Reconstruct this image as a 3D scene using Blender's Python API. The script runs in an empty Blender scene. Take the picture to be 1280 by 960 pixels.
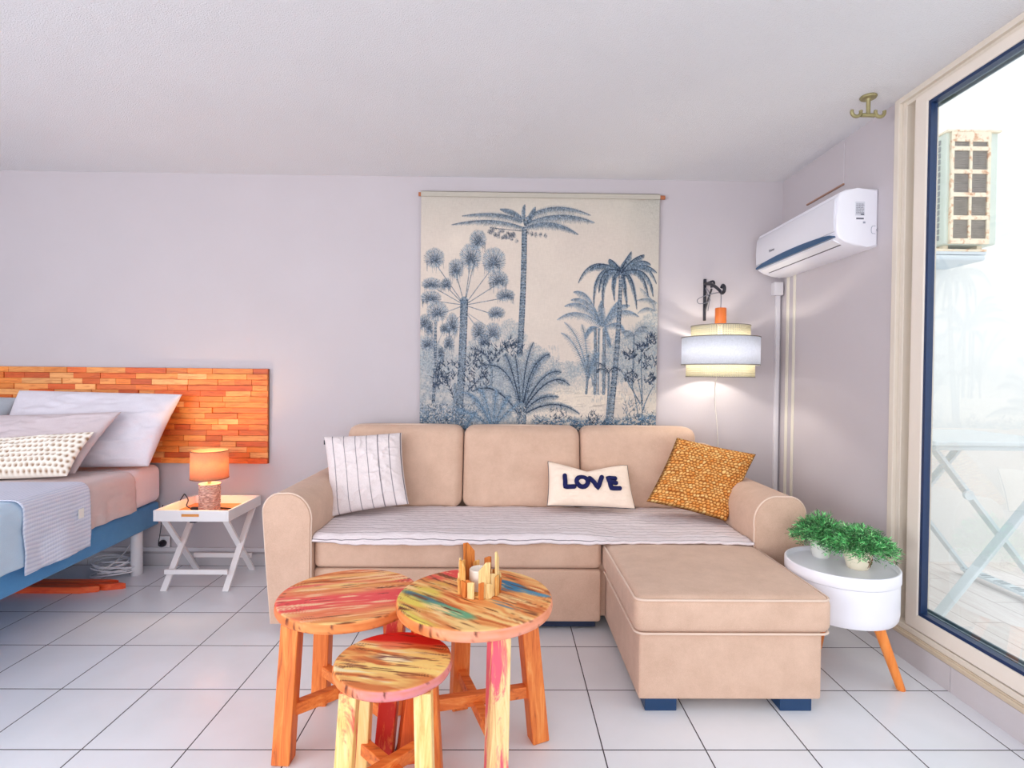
import bpy, bmesh, math, random
import numpy as np
from mathutils import Vector, Matrix, Euler
random.seed(7)
RNG = np.random.default_rng(11)
PI = math.pi
COL = bpy.context.scene.collection

# ------------------------------------------------------------------ camera
F_PX, PIT, YAW, ROL, CAMH = 676.4, .01432, .01309, .0098, 1.2
_cp, _sp, _cy, _sy = math.cos(PIT), math.sin(PIT), math.cos(YAW), math.sin(YAW)
FW = Vector((_sy*_cp, _cy*_cp, -_sp)); _rt = Vector((_cy, -_sy, 0)); _up = _rt.cross(FW)
RT = math.cos(ROL)*_rt + math.sin(ROL)*_up
UP = -math.sin(ROL)*_rt + math.cos(ROL)*_up
cam = bpy.data.cameras.new('camera'); camo = bpy.data.objects.new('camera', cam); COL.objects.link(camo)
cam.sensor_width = 36; cam.lens = F_PX/1280*36; cam.clip_start = .05
camo.matrix_world = Matrix(((RT.x, UP.x, -FW.x, 0), (RT.y, UP.y, -FW.y, 0), (RT.z, UP.z, -FW.z, CAMH), (0, 0, 0, 1)))
bpy.context.scene.camera = camo

def at(px, py, **k):
    """world point seen at a photo pixel on the plane x=, y= or z= (a tape measure for the survey of the room)"""
    d = FW + (px-640)/F_PX*RT - (py-480)/F_PX*UP
    n = list(k)[0]; a = 'xyz'.index(n); c = Vector((0, 0, CAMH))
    return c + d*((k[n]-c[a])/d[a])

# ------------------------------------------------------------------ noise
def vnoise(x, y, seed=0):
    x = np.asarray(x, float); y = np.asarray(y, float)
    xi = np.floor(x).astype(np.int64); yi = np.floor(y).astype(np.int64); fx = x-xi; fy = y-yi
    fx = fx*fx*(3-2*fx); fy = fy*fy*(3-2*fy)
    def h(a, b):
        n = (a*374761393 + b*668265263 + seed*974711) & 0xffffffff
        n = ((n ^ (n >> 13))*1274126177) & 0xffffffff
        return ((n ^ (n >> 16)) & 0xffff)/65535.
    return (h(xi, yi)*(1-fx)+h(xi+1, yi)*fx)*(1-fy)+(h(xi, yi+1)*(1-fx)+h(xi+1, yi+1)*fx)*fy
def fbm(x, y, o=4, seed=0):
    s = 0; a = .5; t = 0
    for i in range(o):
        s = s+a*vnoise(x*2**i, y*2**i, seed+i*17); t += a; a *= .5
    return s/t

# ------------------------------------------------------------------ materials
def lin(c):
    r = []
    for v in c[:3]:
        v = v/255.
        r.append(v/12.92 if v <= .04045 else ((v+.055)/1.055)**2.4)
    return (*r, 1)
def linarr(a):
    a = np.clip(a/255., 0, 1)
    return np.where(a <= .04045, a/12.92, ((a+.055)/1.055)**2.4)
MATS = {}
class NT:
    def __init__(s, name):
        s.m = bpy.data.materials.new(name); s.m.use_nodes = True; s.t = s.m.node_tree
        s.b = s.t.nodes['Principled BSDF']; s.out = s.t.nodes['Material Output']
    def n(s, ty, **k):
        o = s.t.nodes.new(ty)
        for a, v in k.items():
            if a.startswith('_'): setattr(o, a[1:], v)
            else: o.inputs[a.replace('__', ' ')].default_value = v
        return o
    def l(s, a, b): s.t.links.new(a, b)
    def coord(s, kind='Object', scale=(1, 1, 1), rot=(0, 0, 0)):
        c = s.n('ShaderNodeTexCoord'); m = s.n('ShaderNodeMapping')
        m.inputs['Scale'].default_value = scale; m.inputs['Rotation'].default_value = rot
        s.l(c.outputs[kind], m.inputs[0]); return m.outputs[0]
    def math(s, op, a, b=None, c=None):
        o = s.n('ShaderNodeMath', _operation=op)
        for i, v in enumerate((a, b, c)):
            if v is None: continue
            if isinstance(v, (int, float)): o.inputs[i].default_value = v
            else: s.l(v, o.inputs[i])
        return o.outputs[0]
    def ramp(s, fac, stops):
        r = s.n('ShaderNodeValToRGB'); e = r.color_ramp.elements
        while len(e) < len(stops): e.new(.5)
        for i, (p, c) in enumerate(stops): e[i].position = p; e[i].color = lin(c)
        s.l(fac, r.inputs[0]); return r.outputs[0]
    def mix(s, fac, a, b):
        o = s.n('ShaderNodeMix', _data_type='RGBA')
        if isinstance(fac, (int, float)): o.inputs[0].default_value = fac
        else: s.l(fac, o.inputs[0])
        for i, v in ((6, a), (7, b)):
            if isinstance(v, tuple): o.inputs[i].default_value = lin(v)
            else: s.l(v, o.inputs[i])
        return o.outputs[2]
    def noise(s, vec, scale, detail=3, rough=.5, dist=0):
        o = s.n('ShaderNodeTexNoise', Scale=scale, Detail=detail, Roughness=rough, Distortion=dist)
        s.l(vec, o.inputs['Vector']); return o.outputs[0]
    def bump(s, h, strength, dist):
        o = s.n('ShaderNodeBump', Strength=strength, Distance=dist); s.l(h, o.inputs['Height']); s.l(o.outputs[0], s.b.inputs['Normal'])
    def base(s, v):
        if isinstance(v, tuple): s.b.inputs['Base Color'].default_value = lin(v)
        else: s.l(v, s.b.inputs['Base Color'])

def plain(name, col, rough=.5, metal=0, var=.06, ns=8, bump=0, bscale=60, bdist=.002, spec=.5):
    if name in MATS: return MATS[name]
    t = NT(name); v = t.coord()
    c2 = tuple(max(0, x*(1-var)) for x in col)
    t.base(t.mix(t.noise(v, ns, 3), c2, col))
    t.b.inputs['Roughness'].default_value = rough; t.b.inputs['Metallic'].default_value = metal
    t.b.inputs['Specular IOR Level'].default_value = spec
    if bump: t.bump(t.noise(v, bscale, 3), bump, bdist)
    MATS[name] = t.m; return t.m

def fabric(name, col, col2=None, scale=500, bump=.3, big=10, rough=.95):
    if name in MATS: return MATS[name]
    t = NT(name); v = t.coord()
    col2 = col2 or tuple(x*.9 for x in col)
    a = t.noise(v, big, 6, .72); b = t.noise(v, scale, 2)
    f = t.math('ADD', t.math('MULTIPLY', a, .6), t.math('MULTIPLY', b, .4))
    t.base(t.ramp(f, [(.3, col2), (.68, col)]))
    t.b.inputs['Roughness'].default_value = rough; t.b.inputs['Specular IOR Level'].default_value = .15
    t.b.inputs['Sheen Weight'].default_value = .15
    t.bump(t.math('ADD', t.math('MULTIPLY', b, .3), t.noise(v, 28, 3)), bump, .003)
    MATS[name] = t.m; return t.m

def vcol(name, rough=.7, bump=.0, bscale=200, spec=.3):
    if name in MATS: return MATS[name]
    t = NT(name); a = t.n('ShaderNodeAttribute', _attribute_name='Col'); t.base(a.outputs['Color'])
    t.b.inputs['Roughness'].default_value = rough; t.b.inputs['Specular IOR Level'].default_value = spec
    if bump: t.bump(t.noise(t.coord(), bscale, 3), bump, .002)
    MATS[name] = t.m; return t.m

def wood(name, cols, axis='z', scale=1., rough=.5, dist=1.2, paint=None, pthr=.55, seed=0.):
    """grain streaks along an object axis; paint = worn paint colour left in patches"""
    if name in MATS: return MATS[name]
    t = NT(name)
    sc = {'x': (2, 26, 26), 'y': (26, 2, 26), 'z': (26, 26, 2)}[axis]
    v = t.coord(scale=tuple(q*scale for q in sc))
    v2 = t.n('ShaderNodeVectorMath', _operation='ADD'); t.l(v, v2.inputs[0]); v2.inputs[1].default_value = (seed, seed*2.3, seed*.7); v = v2.outputs[0]
    g = t.noise(v, 1.5, 5, .65, dist)
    n = len(cols); c = t.ramp(g, [(.25+.5*i/(n-1), cols[i]) for i in range(n)])
    if paint:
        sp = {'x': (3, 14, 14), 'y': (14, 3, 14), 'z': (14, 14, 3)}[axis]
        w = t.coord(scale=sp); w2 = t.n('ShaderNodeVectorMath', _operation='ADD'); t.l(w, w2.inputs[0]); w2.inputs[1].default_value = (seed*3+1, seed, 5)
        pm = t.noise(w2.outputs[0], 1.1, 6, .7, .6)
        r = t.math('MULTIPLY', t.math('SUBTRACT', pm, pthr-.03), 14); r = t.math('MINIMUM', t.math('MAXIMUM', r, 0), 1)
        c = t.mix(r, c, paint)
    t.base(c); t.b.inputs['Roughness'].default_value = rough; t.bump(g, .25, .002)
    MATS[name] = t.m; return t.m

def emit(name, col, strength):
    if name in MATS: return MATS[name]
    t = NT(name); t.base(col); t.b.inputs['Emission Color'].default_value = lin(col); t.b.inputs['Emission Strength'].default_value = strength
    MATS[name] = t.m; return t.m

def translucent(name, col, weave=None, tr=.5, var=None, holes=False):
    """lamp-shade cloth: diffuse + translucent, optional woven gaps"""
    t = NT(name); v = t.coord()
    d = t.n('ShaderNodeBsdfDiffuse'); r = t.n('ShaderNodeBsdfTranslucent'); mx = t.n('ShaderNodeMixShader', Fac=tr)
    c = t.mix(t.noise(v, 120, 3), tuple(x*.88 for x in col), col)
    t.l(c, d.inputs[0]); t.l(c, r.inputs[0]); t.l(d.outputs[0], mx.inputs[1]); t.l(r.outputs[0], mx.inputs[2])
    if holes:
        s = t.n('ShaderNodeSeparateXYZ'); cc = t.n('ShaderNodeTexCoord'); t.l(cc.outputs['UV'], s.inputs[0])
        fx = t.math('ABSOLUTE', t.math('SUBTRACT', t.math('FRACT', t.math('MULTIPLY', s.outputs[0], holes[0])), .5))
        fy = t.math('ABSOLUTE', t.math('SUBTRACT', t.math('FRACT', t.math('MULTIPLY', s.outputs[1], holes[1])), .5))
        hole = t.math('MULTIPLY', t.math('LESS_THAN', fx, .22), t.math('LESS_THAN', fy, .22))
        tp = t.n('ShaderNodeBsdfTransparent'); m2 = t.n('ShaderNodeMixShader')
        t.l(t.math('MULTIPLY', hole, .75), m2.inputs[0]); t.l(mx.outputs[0], m2.inputs[1]); t.l(tp.outputs[0], m2.inputs[2]); mx = m2
    t.l(mx.outputs[0], t.out.inputs[0]); return t.m

# ------------------------------------------------------------------ mesh helpers
def thing(name, label, cat, loc=(0, 0, 0), rot=0, group=None):
    o = bpy.data.objects.new(name, None); COL.objects.link(o); o.location = loc; o.rotation_euler = (0, 0, rot)
    o.empty_display_size = .05
    tag(o, label, cat, group); return o
def tag(o, label, cat, group=None):
    o['label'] = label; o['category'] = cat
    if group: o['group'] = group
    return o
def finish(name, bm, mat, parent=None, local=False, smooth=None, label=None):
    if parent and not local:
        root = parent
        off = Vector((0, 0, 0))
        while root: off += Vector(root.location); root = root.parent
        bmesh.ops.translate(bm, verts=bm.verts, vec=-off)
    elif not parent and not local:
        # origin of a one-mesh thing at its base
        vs = [v.co for v in bm.verts]
        c = Vector(((min(v.x for v in vs)+max(v.x for v in vs))/2, (min(v.y for v in vs)+max(v.y for v in vs))/2, min(v.z for v in vs)))
        bmesh.ops.translate(bm, verts=bm.verts, vec=-c)
    bmesh.ops.recalc_face_normals(bm, faces=bm.faces)
    me = bpy.data.meshes.new(name); bm.to_mesh(me); bm.free()
    o = bpy.data.objects.new(name, me); COL.objects.link(o)
    if mat: me.materials.append(mat)
    if smooth is not None:
        me.polygons.foreach_set('use_smooth', [True]*len(me.polygons))
        if smooth < 180: me.set_sharp_from_angle(angle=math.radians(smooth))
    if parent: o.parent = parent
    elif not local: o.location = c
    if label: o['label'] = label
    return o
def struct(name, bm, mat, smooth=None):
    o = finish(name, bm, mat, local=True, smooth=smooth); o['kind'] = 'structure'; return o
def BM(): return bmesh.new()
def bx(bm, lo, hi, bev=0, seg=2, M=None):
    lo, hi = Vector(lo), Vector(hi); c = (lo+hi)/2; s = hi-lo
    before = set(bm.verts) if bev else None
    r = bmesh.ops.create_cube(bm, size=1); vs = r['verts']
    for v in vs: v.co = Vector((v.co.x*s.x, v.co.y*s.y, v.co.z*s.z))+c
    if bev:
        es = list({e for v in vs for e in v.link_edges})
        bmesh.ops.bevel(bm, geom=es, offset=bev, segments=seg, profile=.5, affect='EDGES')
        vs = [v for v in bm.verts if v not in before]
    if M is not None: bmesh.ops.transform(bm, matrix=M, verts=vs)
    return vs
def bar(bm, p0, p1, w, d, bev=.002, up=(0, 0, 1), taper=None):
    """rectangular bar from p0 to p1; w across, d along the third direction"""
    p0, p1 = Vector(p0), Vector(p1); z = (p1-p0).normalized(); upv = Vector(up)
    if abs(z.dot(upv)) > .98: upv = Vector((0, 1, 0))
    x = upv.cross(z).normalized(); y = z.cross(x)
    L = (p1-p0).length
    vs = bx(bm, (-w/2, -d/2, 0), (w/2, d/2, L), bev)
    if taper:
        for v in vs: k = 1+(taper-1)*v.co.z/L; v.co.x *= k; v.co.y *= k
    M = Matrix(((x.x, y.x, z.x, p0.x), (x.y, y.y, z.y, p0.y), (x.z, y.z, z.z, p0.z), (0, 0, 0, 1)))
    bmesh.ops.transform(bm, matrix=M, verts=vs); return vs
def lathe(bm, prof, c=(0, 0, 0), seg=48, uv=False):
    rings = []
    for r, z in prof:
        if r < 1e-6: rings.append([bm.verts.new((c[0], c[1], c[2]+z))])
        else: rings.append([bm.verts.new((c[0]+r*math.cos(2*PI*i/seg), c[1]+r*math.sin(2*PI*i/seg), c[2]+z)) for i in range(seg)])
    ul = bm.loops.layers.uv.verify() if uv else None
    for k, (a, b) in enumerate(zip(rings, rings[1:])):
        for i in range(seg):
            j = (i+1) % seg
            q = [a[i % len(a)], a[j % len(a)], b[j % len(b)], b[i % len(b)]]
            q = list(dict.fromkeys(q))
            if len(q) > 2:
                f = bm.faces.new(q)
                if uv and len(q) == 4:
                    for l, (x, y) in zip(f.loops, ((i, k), (i+1, k), (i+1, k+1), (i, k+1))): l[ul].uv = (x/seg, y/(len(rings)-1))
    return rings
def tube(bm, pts, r, seg=8, closed=False, cap=True):
    pts = [Vector(p) for p in pts]; n = len(pts); rings = []
    rr = r if isinstance(r, (list, tuple)) else [r]*n
    prev = None
    for i, p in enumerate(pts):
        if closed: t = pts[(i+1) % n]-pts[i-1]
        else: t = pts[min(i+1, n-1)]-pts[max(i-1, 0)]
        t.normalize()
        if prev is None:
            a = Vector((0, 0, 1)) if abs(t.z) < .9 else Vector((1, 0, 0)); x = a.cross(t).normalized()
        else:
            x = (prev-t*prev.dot(t)).normalized()
        prev = x; y = t.cross(x)
        rings.append([bm.verts.new(p+rr[i]*(math.cos(2*PI*k/seg)*x+math.sin(2*PI*k/seg)*y)) for k in range(seg)])
    for i in range(n if closed else n-1):
        a, b = rings[i], rings[(i+1) % n]
        for k in range(seg): bm.faces.new([a[k], a[(k+1) % seg], b[(k+1) % seg], b[k]])
    if cap and not closed:
        bm.faces.new(rings[0][::-1]); bm.faces.new(rings[-1])
def spline(pts, n=8):
    P = [Vector(p) for p in pts]; P = [2*P[0]-P[1]]+P+[2*P[-1]-P[-2]]; out = []
    for i in range(1, len(P)-2):
        for k in range(n):
            t = k/n; a, b, c, d = P[i-1:i+3]
            out.append(.5*((2*b)+(-a+c)*t+(2*a-5*b+4*c-d)*t*t+(-a+3*b-3*c+d)*t**3))
    out.append(P[-2]); return out
def rbox(bm, lo, hi, r, mid=8, rs=5, fn=None):
    """soft box: rounded by radius r, fn(p, q) may move a point (q = -1..1 position)"""
    lo, hi = Vector(lo), Vector(hi); c = (lo+hi)/2; h = (hi-lo)/2
    def ax(H):
        R = min(r, H*.999); a = [-H+R*(1-math.cos(PI/2*i/rs)) for i in range(rs)]
        m = [-(H-R)+2*(H-R)*i/mid for i in range(mid+1)]
        return a+m+[-q for q in a[::-1]]
    A = [ax(h[i]) for i in range(3)]; cache = {}
    def V(p):
        k = tuple(round(q, 6) for q in p)
        if k not in cache:
            p = Vector(p); q = Vector([max(-(h[i]-min(r, h[i]*.999)), min(h[i]-min(r, h[i]*.999), p[i])) for i in range(3)])
            d = p-q
            rr = min(r, h[0], h[1], h[2])
            if d.length > 1e-9: p2 = q+d.normalized()*min(r, max(abs(d.x), abs(d.y), abs(d.z)))
            else: p2 = p
            nq = Vector((p.x/h.x, p.y/h.y, p.z/h.z)); w = p2+c
            if fn: w = fn(w, nq)
            cache[k] = bm.verts.new(w)
        return cache[k]
    for axis in range(3):
        u, v = [(1, 2), (2, 0), (0, 1)][axis]
        for sgn in (-1, 1):
            for i in range(len(A[u])-1):
                for j in range(len(A[v])-1):
                    q = []
                    for a, b in ((i, j), (i+1, j), (i+1, j+1), (i, j+1)):
                        p = [0, 0, 0]; p[axis] = sgn*h[axis]; p[u] = A[u][a]; p[v] = A[v][b]; q.append(V(p))
                    q = list(dict.fromkeys(q))
                    if len(q) > 2:
                        try: bm.faces.new(q if sgn > 0 else q[::-1])
                        except ValueError: pass
def grid_obj(name, P, mat, parent=None, cols=None, smooth=True, closed_u=False, uv=False):
    """P: (nu, nv, 3) array -> one sheet mesh, optional colours"""
    nu, nv = P.shape[:2]; P = P.reshape(-1, 3).astype(float)
    if parent:
        root = parent
        while root: P = P-np.array(root.location); root = root.parent
        off = None
    else:
        off = np.array([(P[:, 0].min()+P[:, 0].max())/2, (P[:, 1].min()+P[:, 1].max())/2, P[:, 2].min()]); P = P-off
    i = np.arange(nu-(0 if closed_u else 1)); j = np.arange(nv-1); I, J = np.meshgrid(i, j, indexing='ij'); I2 = (I+1) % nu
    Fc = np.stack([I*nv+J, I2*nv+J, I2*nv+J+1, I*nv+J+1], -1).reshape(-1, 4)
    me = bpy.data.meshes.new(name); me.vertices.add(len(P)); me.vertices.foreach_set('co', P.ravel())
    me.loops.add(Fc.size); me.loops.foreach_set('vertex_index', Fc.ravel().astype(np.int32))
    me.polygons.add(len(Fc)); me.polygons.foreach_set('loop_start', np.arange(0, Fc.size, 4, dtype=np.int32))
    me.polygons.foreach_set('loop_total', np.full(len(Fc), 4, dtype=np.int32))
    me.update(calc_edges=True)
    if smooth: me.polygons.foreach_set('use_smooth', np.ones(len(Fc), bool))
    if cols is not None: setcol(me, cols.reshape(-1, 3))
    me.materials.append(mat); o = bpy.data.objects.new(name, me); COL.objects.link(o)
    if parent: o.parent = parent
    else: o.location = off
    return o
def setcol(me, c):
    a = me.color_attributes.new('Col', 'FLOAT_COLOR', 'POINT')
    q = np.ones((len(c), 4)); q[:, :3] = linarr(c); a.data.foreach_set('color', q.ravel())

def pillow(name, corners, T, mat, parent=None, n=60, pinch=.06, colfn=None, dispfn=None, edge=None, wr=.006, seed=1, exp=.42, notch=0, m=None):
    """cushion from its four corners (TL, TR, BR, BL); returns the object and its surface function"""
    TL, TR, BR, BL = [np.array(c, float) for c in corners]
    nrm = np.cross(BL-TL, TR-TL); nrm /= np.linalg.norm(nrm)     # towards the camera side
    if nrm[1] > 0: nrm = -nrm
    def surf(u, v, s=1, d=0):
        u = np.asarray(u, float); v = np.asarray(v, float)
        ue = u*(1-pinch*(1-v**2)); ve = v*(1-pinch*(1-u**2))
        ve = ve-notch*np.clip(1-np.abs(u+.06)*1.05, 0, 1)**1.3*np.clip(v, 0, 1)**1.5
        a = ((ue+1)/2)[..., None]; b = ((1-ve)/2)[..., None]
        base = (TL*(1-a)+TR*a)*(1-b)+(BL*(1-a)+BR*a)*b
        th = T/2*(np.clip((1-u**4)*(1-v**4), 0, 1))**exp*(1-.35*np.hypot(u, v)**2/2)
        rg = (1-np.abs(2*fbm(u*2.2+v*.8+seed, v*2.6-u*.7, 3, seed+31)-1))**7*wr*.9
        w = rg*np.clip(1-np.maximum(abs(u), abs(v))**6, 0, 1)+wr*(fbm(u*3+9, v*3+seed*5, 3, seed)-.5)*2*np.clip(1-np.maximum(abs(u), abs(v))**8, 0, 1)
        return base+nrm*(s*(th+w*s)+d)[..., None]
    k = np.linspace(-1, 1, n+1)*PI/2; g = np.sin(k)*.5+np.linspace(-1, 1, n+1)*.5
    U, V = np.meshgrid(g, g, indexing='ij')
    D = dispfn(U, V)*np.clip((1-U**8)*(1-V**8), 0, 1) if dispfn is not None else 0*U
    Fp = surf(U, V, 1, D); Bp = surf(U, V, -1)
    N = n+1; P = np.concatenate([Fp.reshape(-1, 3), Bp.reshape(-1, 3)])
    if parent:
        root = parent
        while root: P = P-np.array(root.location); root = root.parent
    else:
        off = np.array([(P[:, 0].min()+P[:, 0].max())/2, (P[:, 1].min()+P[:, 1].max())/2, P[:, 2].min()]); P = P-off
    bm = BM(); lay = bm.verts.layers.float_color.new('Col') if colfn is not None else None
    vs = [bm.verts.new(p) for p in P]
    ul = bm.loops.layers.uv.verify()
    for q in (0, 1):
        for i in range(n):
            for j in range(n):
                a = q*N*N+i*N+j; f = [a, a+N, a+N+1, a+1]
                uvs = [(i, j), (i+1, j), (i+1, j+1), (i, j+1)]
                fc = bm.faces.new([vs[z] for z in f])
                for l, (x, y) in zip(fc.loops, uvs): l[ul].uv = ((g[x]+1)/2, (g[y]+1)/2)
    cl = None
    if colfn is not None: cl = colfn(U, V).reshape(-1, 3)
    me = bpy.data.meshes.new(name)
    if cl is not None:
        L = linarr(np.concatenate([cl, cl]))
        for v, c in zip(vs, L): v[lay] = (*c, 1)
    bmesh.ops.remove_doubles(bm, verts=bm.verts, dist=.0004); bmesh.ops.recalc_face_normals(bm, faces=bm.faces)
    for f in bm.faces: f.smooth = True
    bm.to_mesh(me); bm.free(); me.materials.append(mat)
    o = bpy.data.objects.new(name, me); COL.objects.link(o)
    if parent: o.parent = parent
    else: o.location = off
    return o, surf

# colours used often
D = 3.394; XR = 1.735; HC = 2.437; XL = -4.3; YR = -3.2
M_wall = plain('white_plaster', (199, 192, 196), .9, var=.03, ns=3, bump=.25, bscale=260, bdist=.002, spec=.2)
M_ceil = plain('ceiling_plaster', (229, 229, 232), .95, var=.03, ns=2, bump=.9, bscale=190, bdist=.004, spec=.1)
M_white = plain('white_lacquer', (244, 243, 247), .35, var=.01)
M_plastic = plain('white_plastic', (240, 240, 248), .3, var=.01)
M_cream = plain('cream_frame_paint', (226, 216, 202), .45, var=.03)
M_black = plain('black_metal', (28, 30, 44), .4, var=.1)
M_dark = plain('dark_gasket', (18, 48, 92), .35, var=.1)
M_charc = plain('charcoal_slot', (40, 44, 56), .5, var=.1)

# ------------------------------------------------------------------ setting
def floor_mat():
    t = NT('floor_tiles'); s = t.n('ShaderNodeSeparateXYZ'); v = t.coord(); t.l(v, s.inputs[0])
    T = .3324
    def line(o, off):
        f = t.math('FRACT', t.math('DIVIDE', t.math('SUBTRACT', o, off), T))
        d = t.math('MULTIPLY', t.math('MINIMUM', f, t.math('SUBTRACT', 1.0, f)), T); return d
    d = t.math('MINIMUM', line(s.outputs[0], -1.335-5*T), line(s.outputs[1], 1.721-10*T))
    g = t.math('LESS_THAN', d, .0021)
    c = t.ramp(t.noise(v, 3, 4), [(.3, (226, 230, 235)), (.7, (236, 239, 245))])
    t.base(t.mix(g, c, (58, 54, 62)))
    r = t.math('ADD', t.math('MULTIPLY', g, .5), .22); t.l(r, t.b.inputs['Roughness'])
    b = t.math('MINIMUM', t.math('DIVIDE', d, .005), 1); t.bump(b, .4, .002)
    return t.m
b = BM(); bx(b, (XL, YR, -.12), (XR, D, 0)); struct('floor', b, floor_mat())
b = BM(); bx(b, (XL, YR, HC), (XR+.1, D+.1, HC+.15)); struct('ceiling', b, M_ceil)
b = BM(); bx(b, (XL-.1, D, -.12), (XR+.1, D+.12, HC)); struct('wall_back', b, M_wall)
b = BM(); bx(b, (XL-.12, YR, -.12), (XL, D, HC)); struct('wall_left', b, M_wall)
b = BM(); bx(b, (XL-.1, YR-.12, -.12), (XR+.2, YR, HC)); struct('wall_rear', b, M_wall)
b = BM(); bx(b, (XR, 2.405, -.12), (XR+.1, D, HC))
struct('wall_right', b, M_wall)
tile = plain('plinth_tile', (205, 199, 202), .35, var=.05)
b = BM()
y = 2.403
for k in range(16):
    y1 = max(YR, [2.043, 1.711, 1.378][k] if k < 3 else 1.378-.3324*(k-2))
    bx(b, (XR-.012, y1+.0015, 0), (XR+.1, y-.0015, .100), .001); y = y1
    if y <= YR: break
struct('baseboard_right', b, tile)
b = BM(); bx(b, (XR-.012, YR, .1), (XR+.1, 2.403, .128), .003); bx(b, (XR-.02, YR, .112), (XR-.004, 2.403, .124), .004)
struct('trim_1', b, plain('sill_stone', (214, 196, 172), .5, var=.08, ns=20))
b = BM()
x = XR
while x > XL:
    x2 = max(x-.3324, XL); bx(b, (x2+.0015, D-.010, 0), (x-.0015, D, .075), .001); x = x2
struct('baseboard_back', b, plain('baseboard_tile', (202, 200, 204), .4, var=.05))
b = BM(); bx(b, (XL, D-.014, .088), (-1.1, D, .112), .003); struct('trim_2', b, plain('white_trunking', (224, 221, 226), .5))
b = BM(); bx(b, (1.695, D-.022, .1), (1.719, D, 1.80), .002); struct('trim_3', b, plain('white_trunking', (224, 221, 226), .5))
b = BM(); bx(b, (XR-.005, 3.292, .1), (XR, 3.322, 1.83), .002); bx(b, (XR-.005, 3.220, .1), (XR, 3.246, 1.83), .002)
struct('trim_4', b, plain('cream_pipe_cover', (234, 229, 214), .6))

# access hatch above the air conditioner
b = BM(); bx(b, (XR-.006, 2.772, 2.208), (XR, 3.112, 2.415), .001)
o = struct('trim_5', b, M_wall)
b = BM(); bx(b, (XR-.009, 2.772, 2.200), (XR, 3.112, 2.208), .001)
struct('trim_6', b, plain('hatch_brown_edge', (170, 130, 110), .6))  # brown strip along the bottom edge of the hatch

# ---- sliding door : frame, sash, glass
door = bpy.data.objects.new('door_1', None); COL.objects.link(door); door.location = (XR, 2.3, .13); door['kind'] = 'structure'
b = BM()
bx(b, (XR-.012, 2.375, .128), (XR+.1, 2.405, HC), .003)          # outer jamb, stepped
bx(b, (XR+.004, 2.350, .128), (XR+.1, 2.375, HC), .003)
bx(b, (XR+.045, 2.292, .128), (XR+.1, 2.350, HC), .002)
bx(b, (XR+.02, 2.318, .15), (XR+.05, 2.326, HC-.04), .002)
bx(b, (XR-.011, -1.1, 2.413), (XR+.099, 2.378, HC-.0005))            # head
bx(b, (XR+.005, -1.1, 2.395), (XR+.098, 2.352, 2.4135))
bx(b, (XR-.008, -1.1, .128), (XR+.11, 2.405, .152), .003)           # sill
finish('door_frame', b, M_cream, door)
b = BM()
bx(b, (XR+.03, 2.299, .17), (XR+.05, 2.312, HC-.05), .001)
finish('seal', b, plain('olive_seal', (122, 112, 92), .6), door)
def sash(x, y0, y1):
    sb = BM()
    bx(sb, (x, y1-.066, .155), (x+.04, y1, 2.395), .004); bx(sb, (x, y0, .155), (x+.04, y0+.066, 2.395), .004)
    bx(sb, (x, y0+.06, .155), (x+.04, y1-.06, .218), .004); bx(sb, (x, y0+.06, 2.352), (x+.04, y1-.06, 2.395), .004)
    s = finish('door_sash', sb, plain('pale_sash_paint', (236, 226, 214), .4, var=.02), door)
    gb = BM(); e = .013
    bx(gb, (x+.006, y1-.066-e, .218), (x+.034, y1-.066, 2.352)); bx(gb, (x+.006, y0+.066, .218), (x+.034, y0+.066+e, 2.352))
    bx(gb, (x+.006, y0+.066+e, .218), (x+.034, y1-.066-e, .218+e)); bx(gb, (x+.006, y0+.066+e, 2.352-e), (x+.034, y1-.066-e, 2.352))
    g = finish('gasket', gb, M_dark, s)
    pb = BM(); bx(pb, (x+.016, y0+.066+e, .218+e), (x+.022, y1-.066-e, 2.352-e)); finish('pane', pb, M_glass, s, label='clear glass pane')
t = NT('clear_glass')
tr = t.n('ShaderNodeBsdfTransparent'); tr.inputs[0].default_value = (.96, .985, .985, 1)
gl = t.n('ShaderNodeBsdfGlossy', Roughness=.01); fr = t.n('ShaderNodeFresnel', IOR=1.45); mx = t.n('ShaderNodeMixShader')
t.l(t.math('MULTIPLY', fr.outputs[0], .22), mx.inputs[0]); t.l(tr.outputs[0], mx.inputs[1]); t.l(gl.outputs[0], mx.inputs[2]); t.l(mx.outputs[0], t.out.inputs[0]); M_glass = t.m
sash(XR-.004, .55, 2.292); sash(XR+.045, -1.1, .62)
b = BM(); bx(b, (XR, YR, -.12), (XR+.1, -1.02, HC)); struct('wall_right_front', b, M_wall)
b = BM()
for k in range(2):
    xx = XR+.062+.028*k
    bx(b, (xx, .55, .152), (xx+.008, 2.3, .218), .001); bx(b, (xx, .55, 2.36), (xx+.008, 2.3, 2.395), .001)
finish('rail', b, plain('grey_rail', (105, 128, 140), .4), door)
b = BM(); bx(b, (XR+.11, .3, .12), (XR+.2, 2.5, .15), .003); finish('threshold', b, plain('pale_threshold', (226, 228, 230), .5), door)

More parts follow.
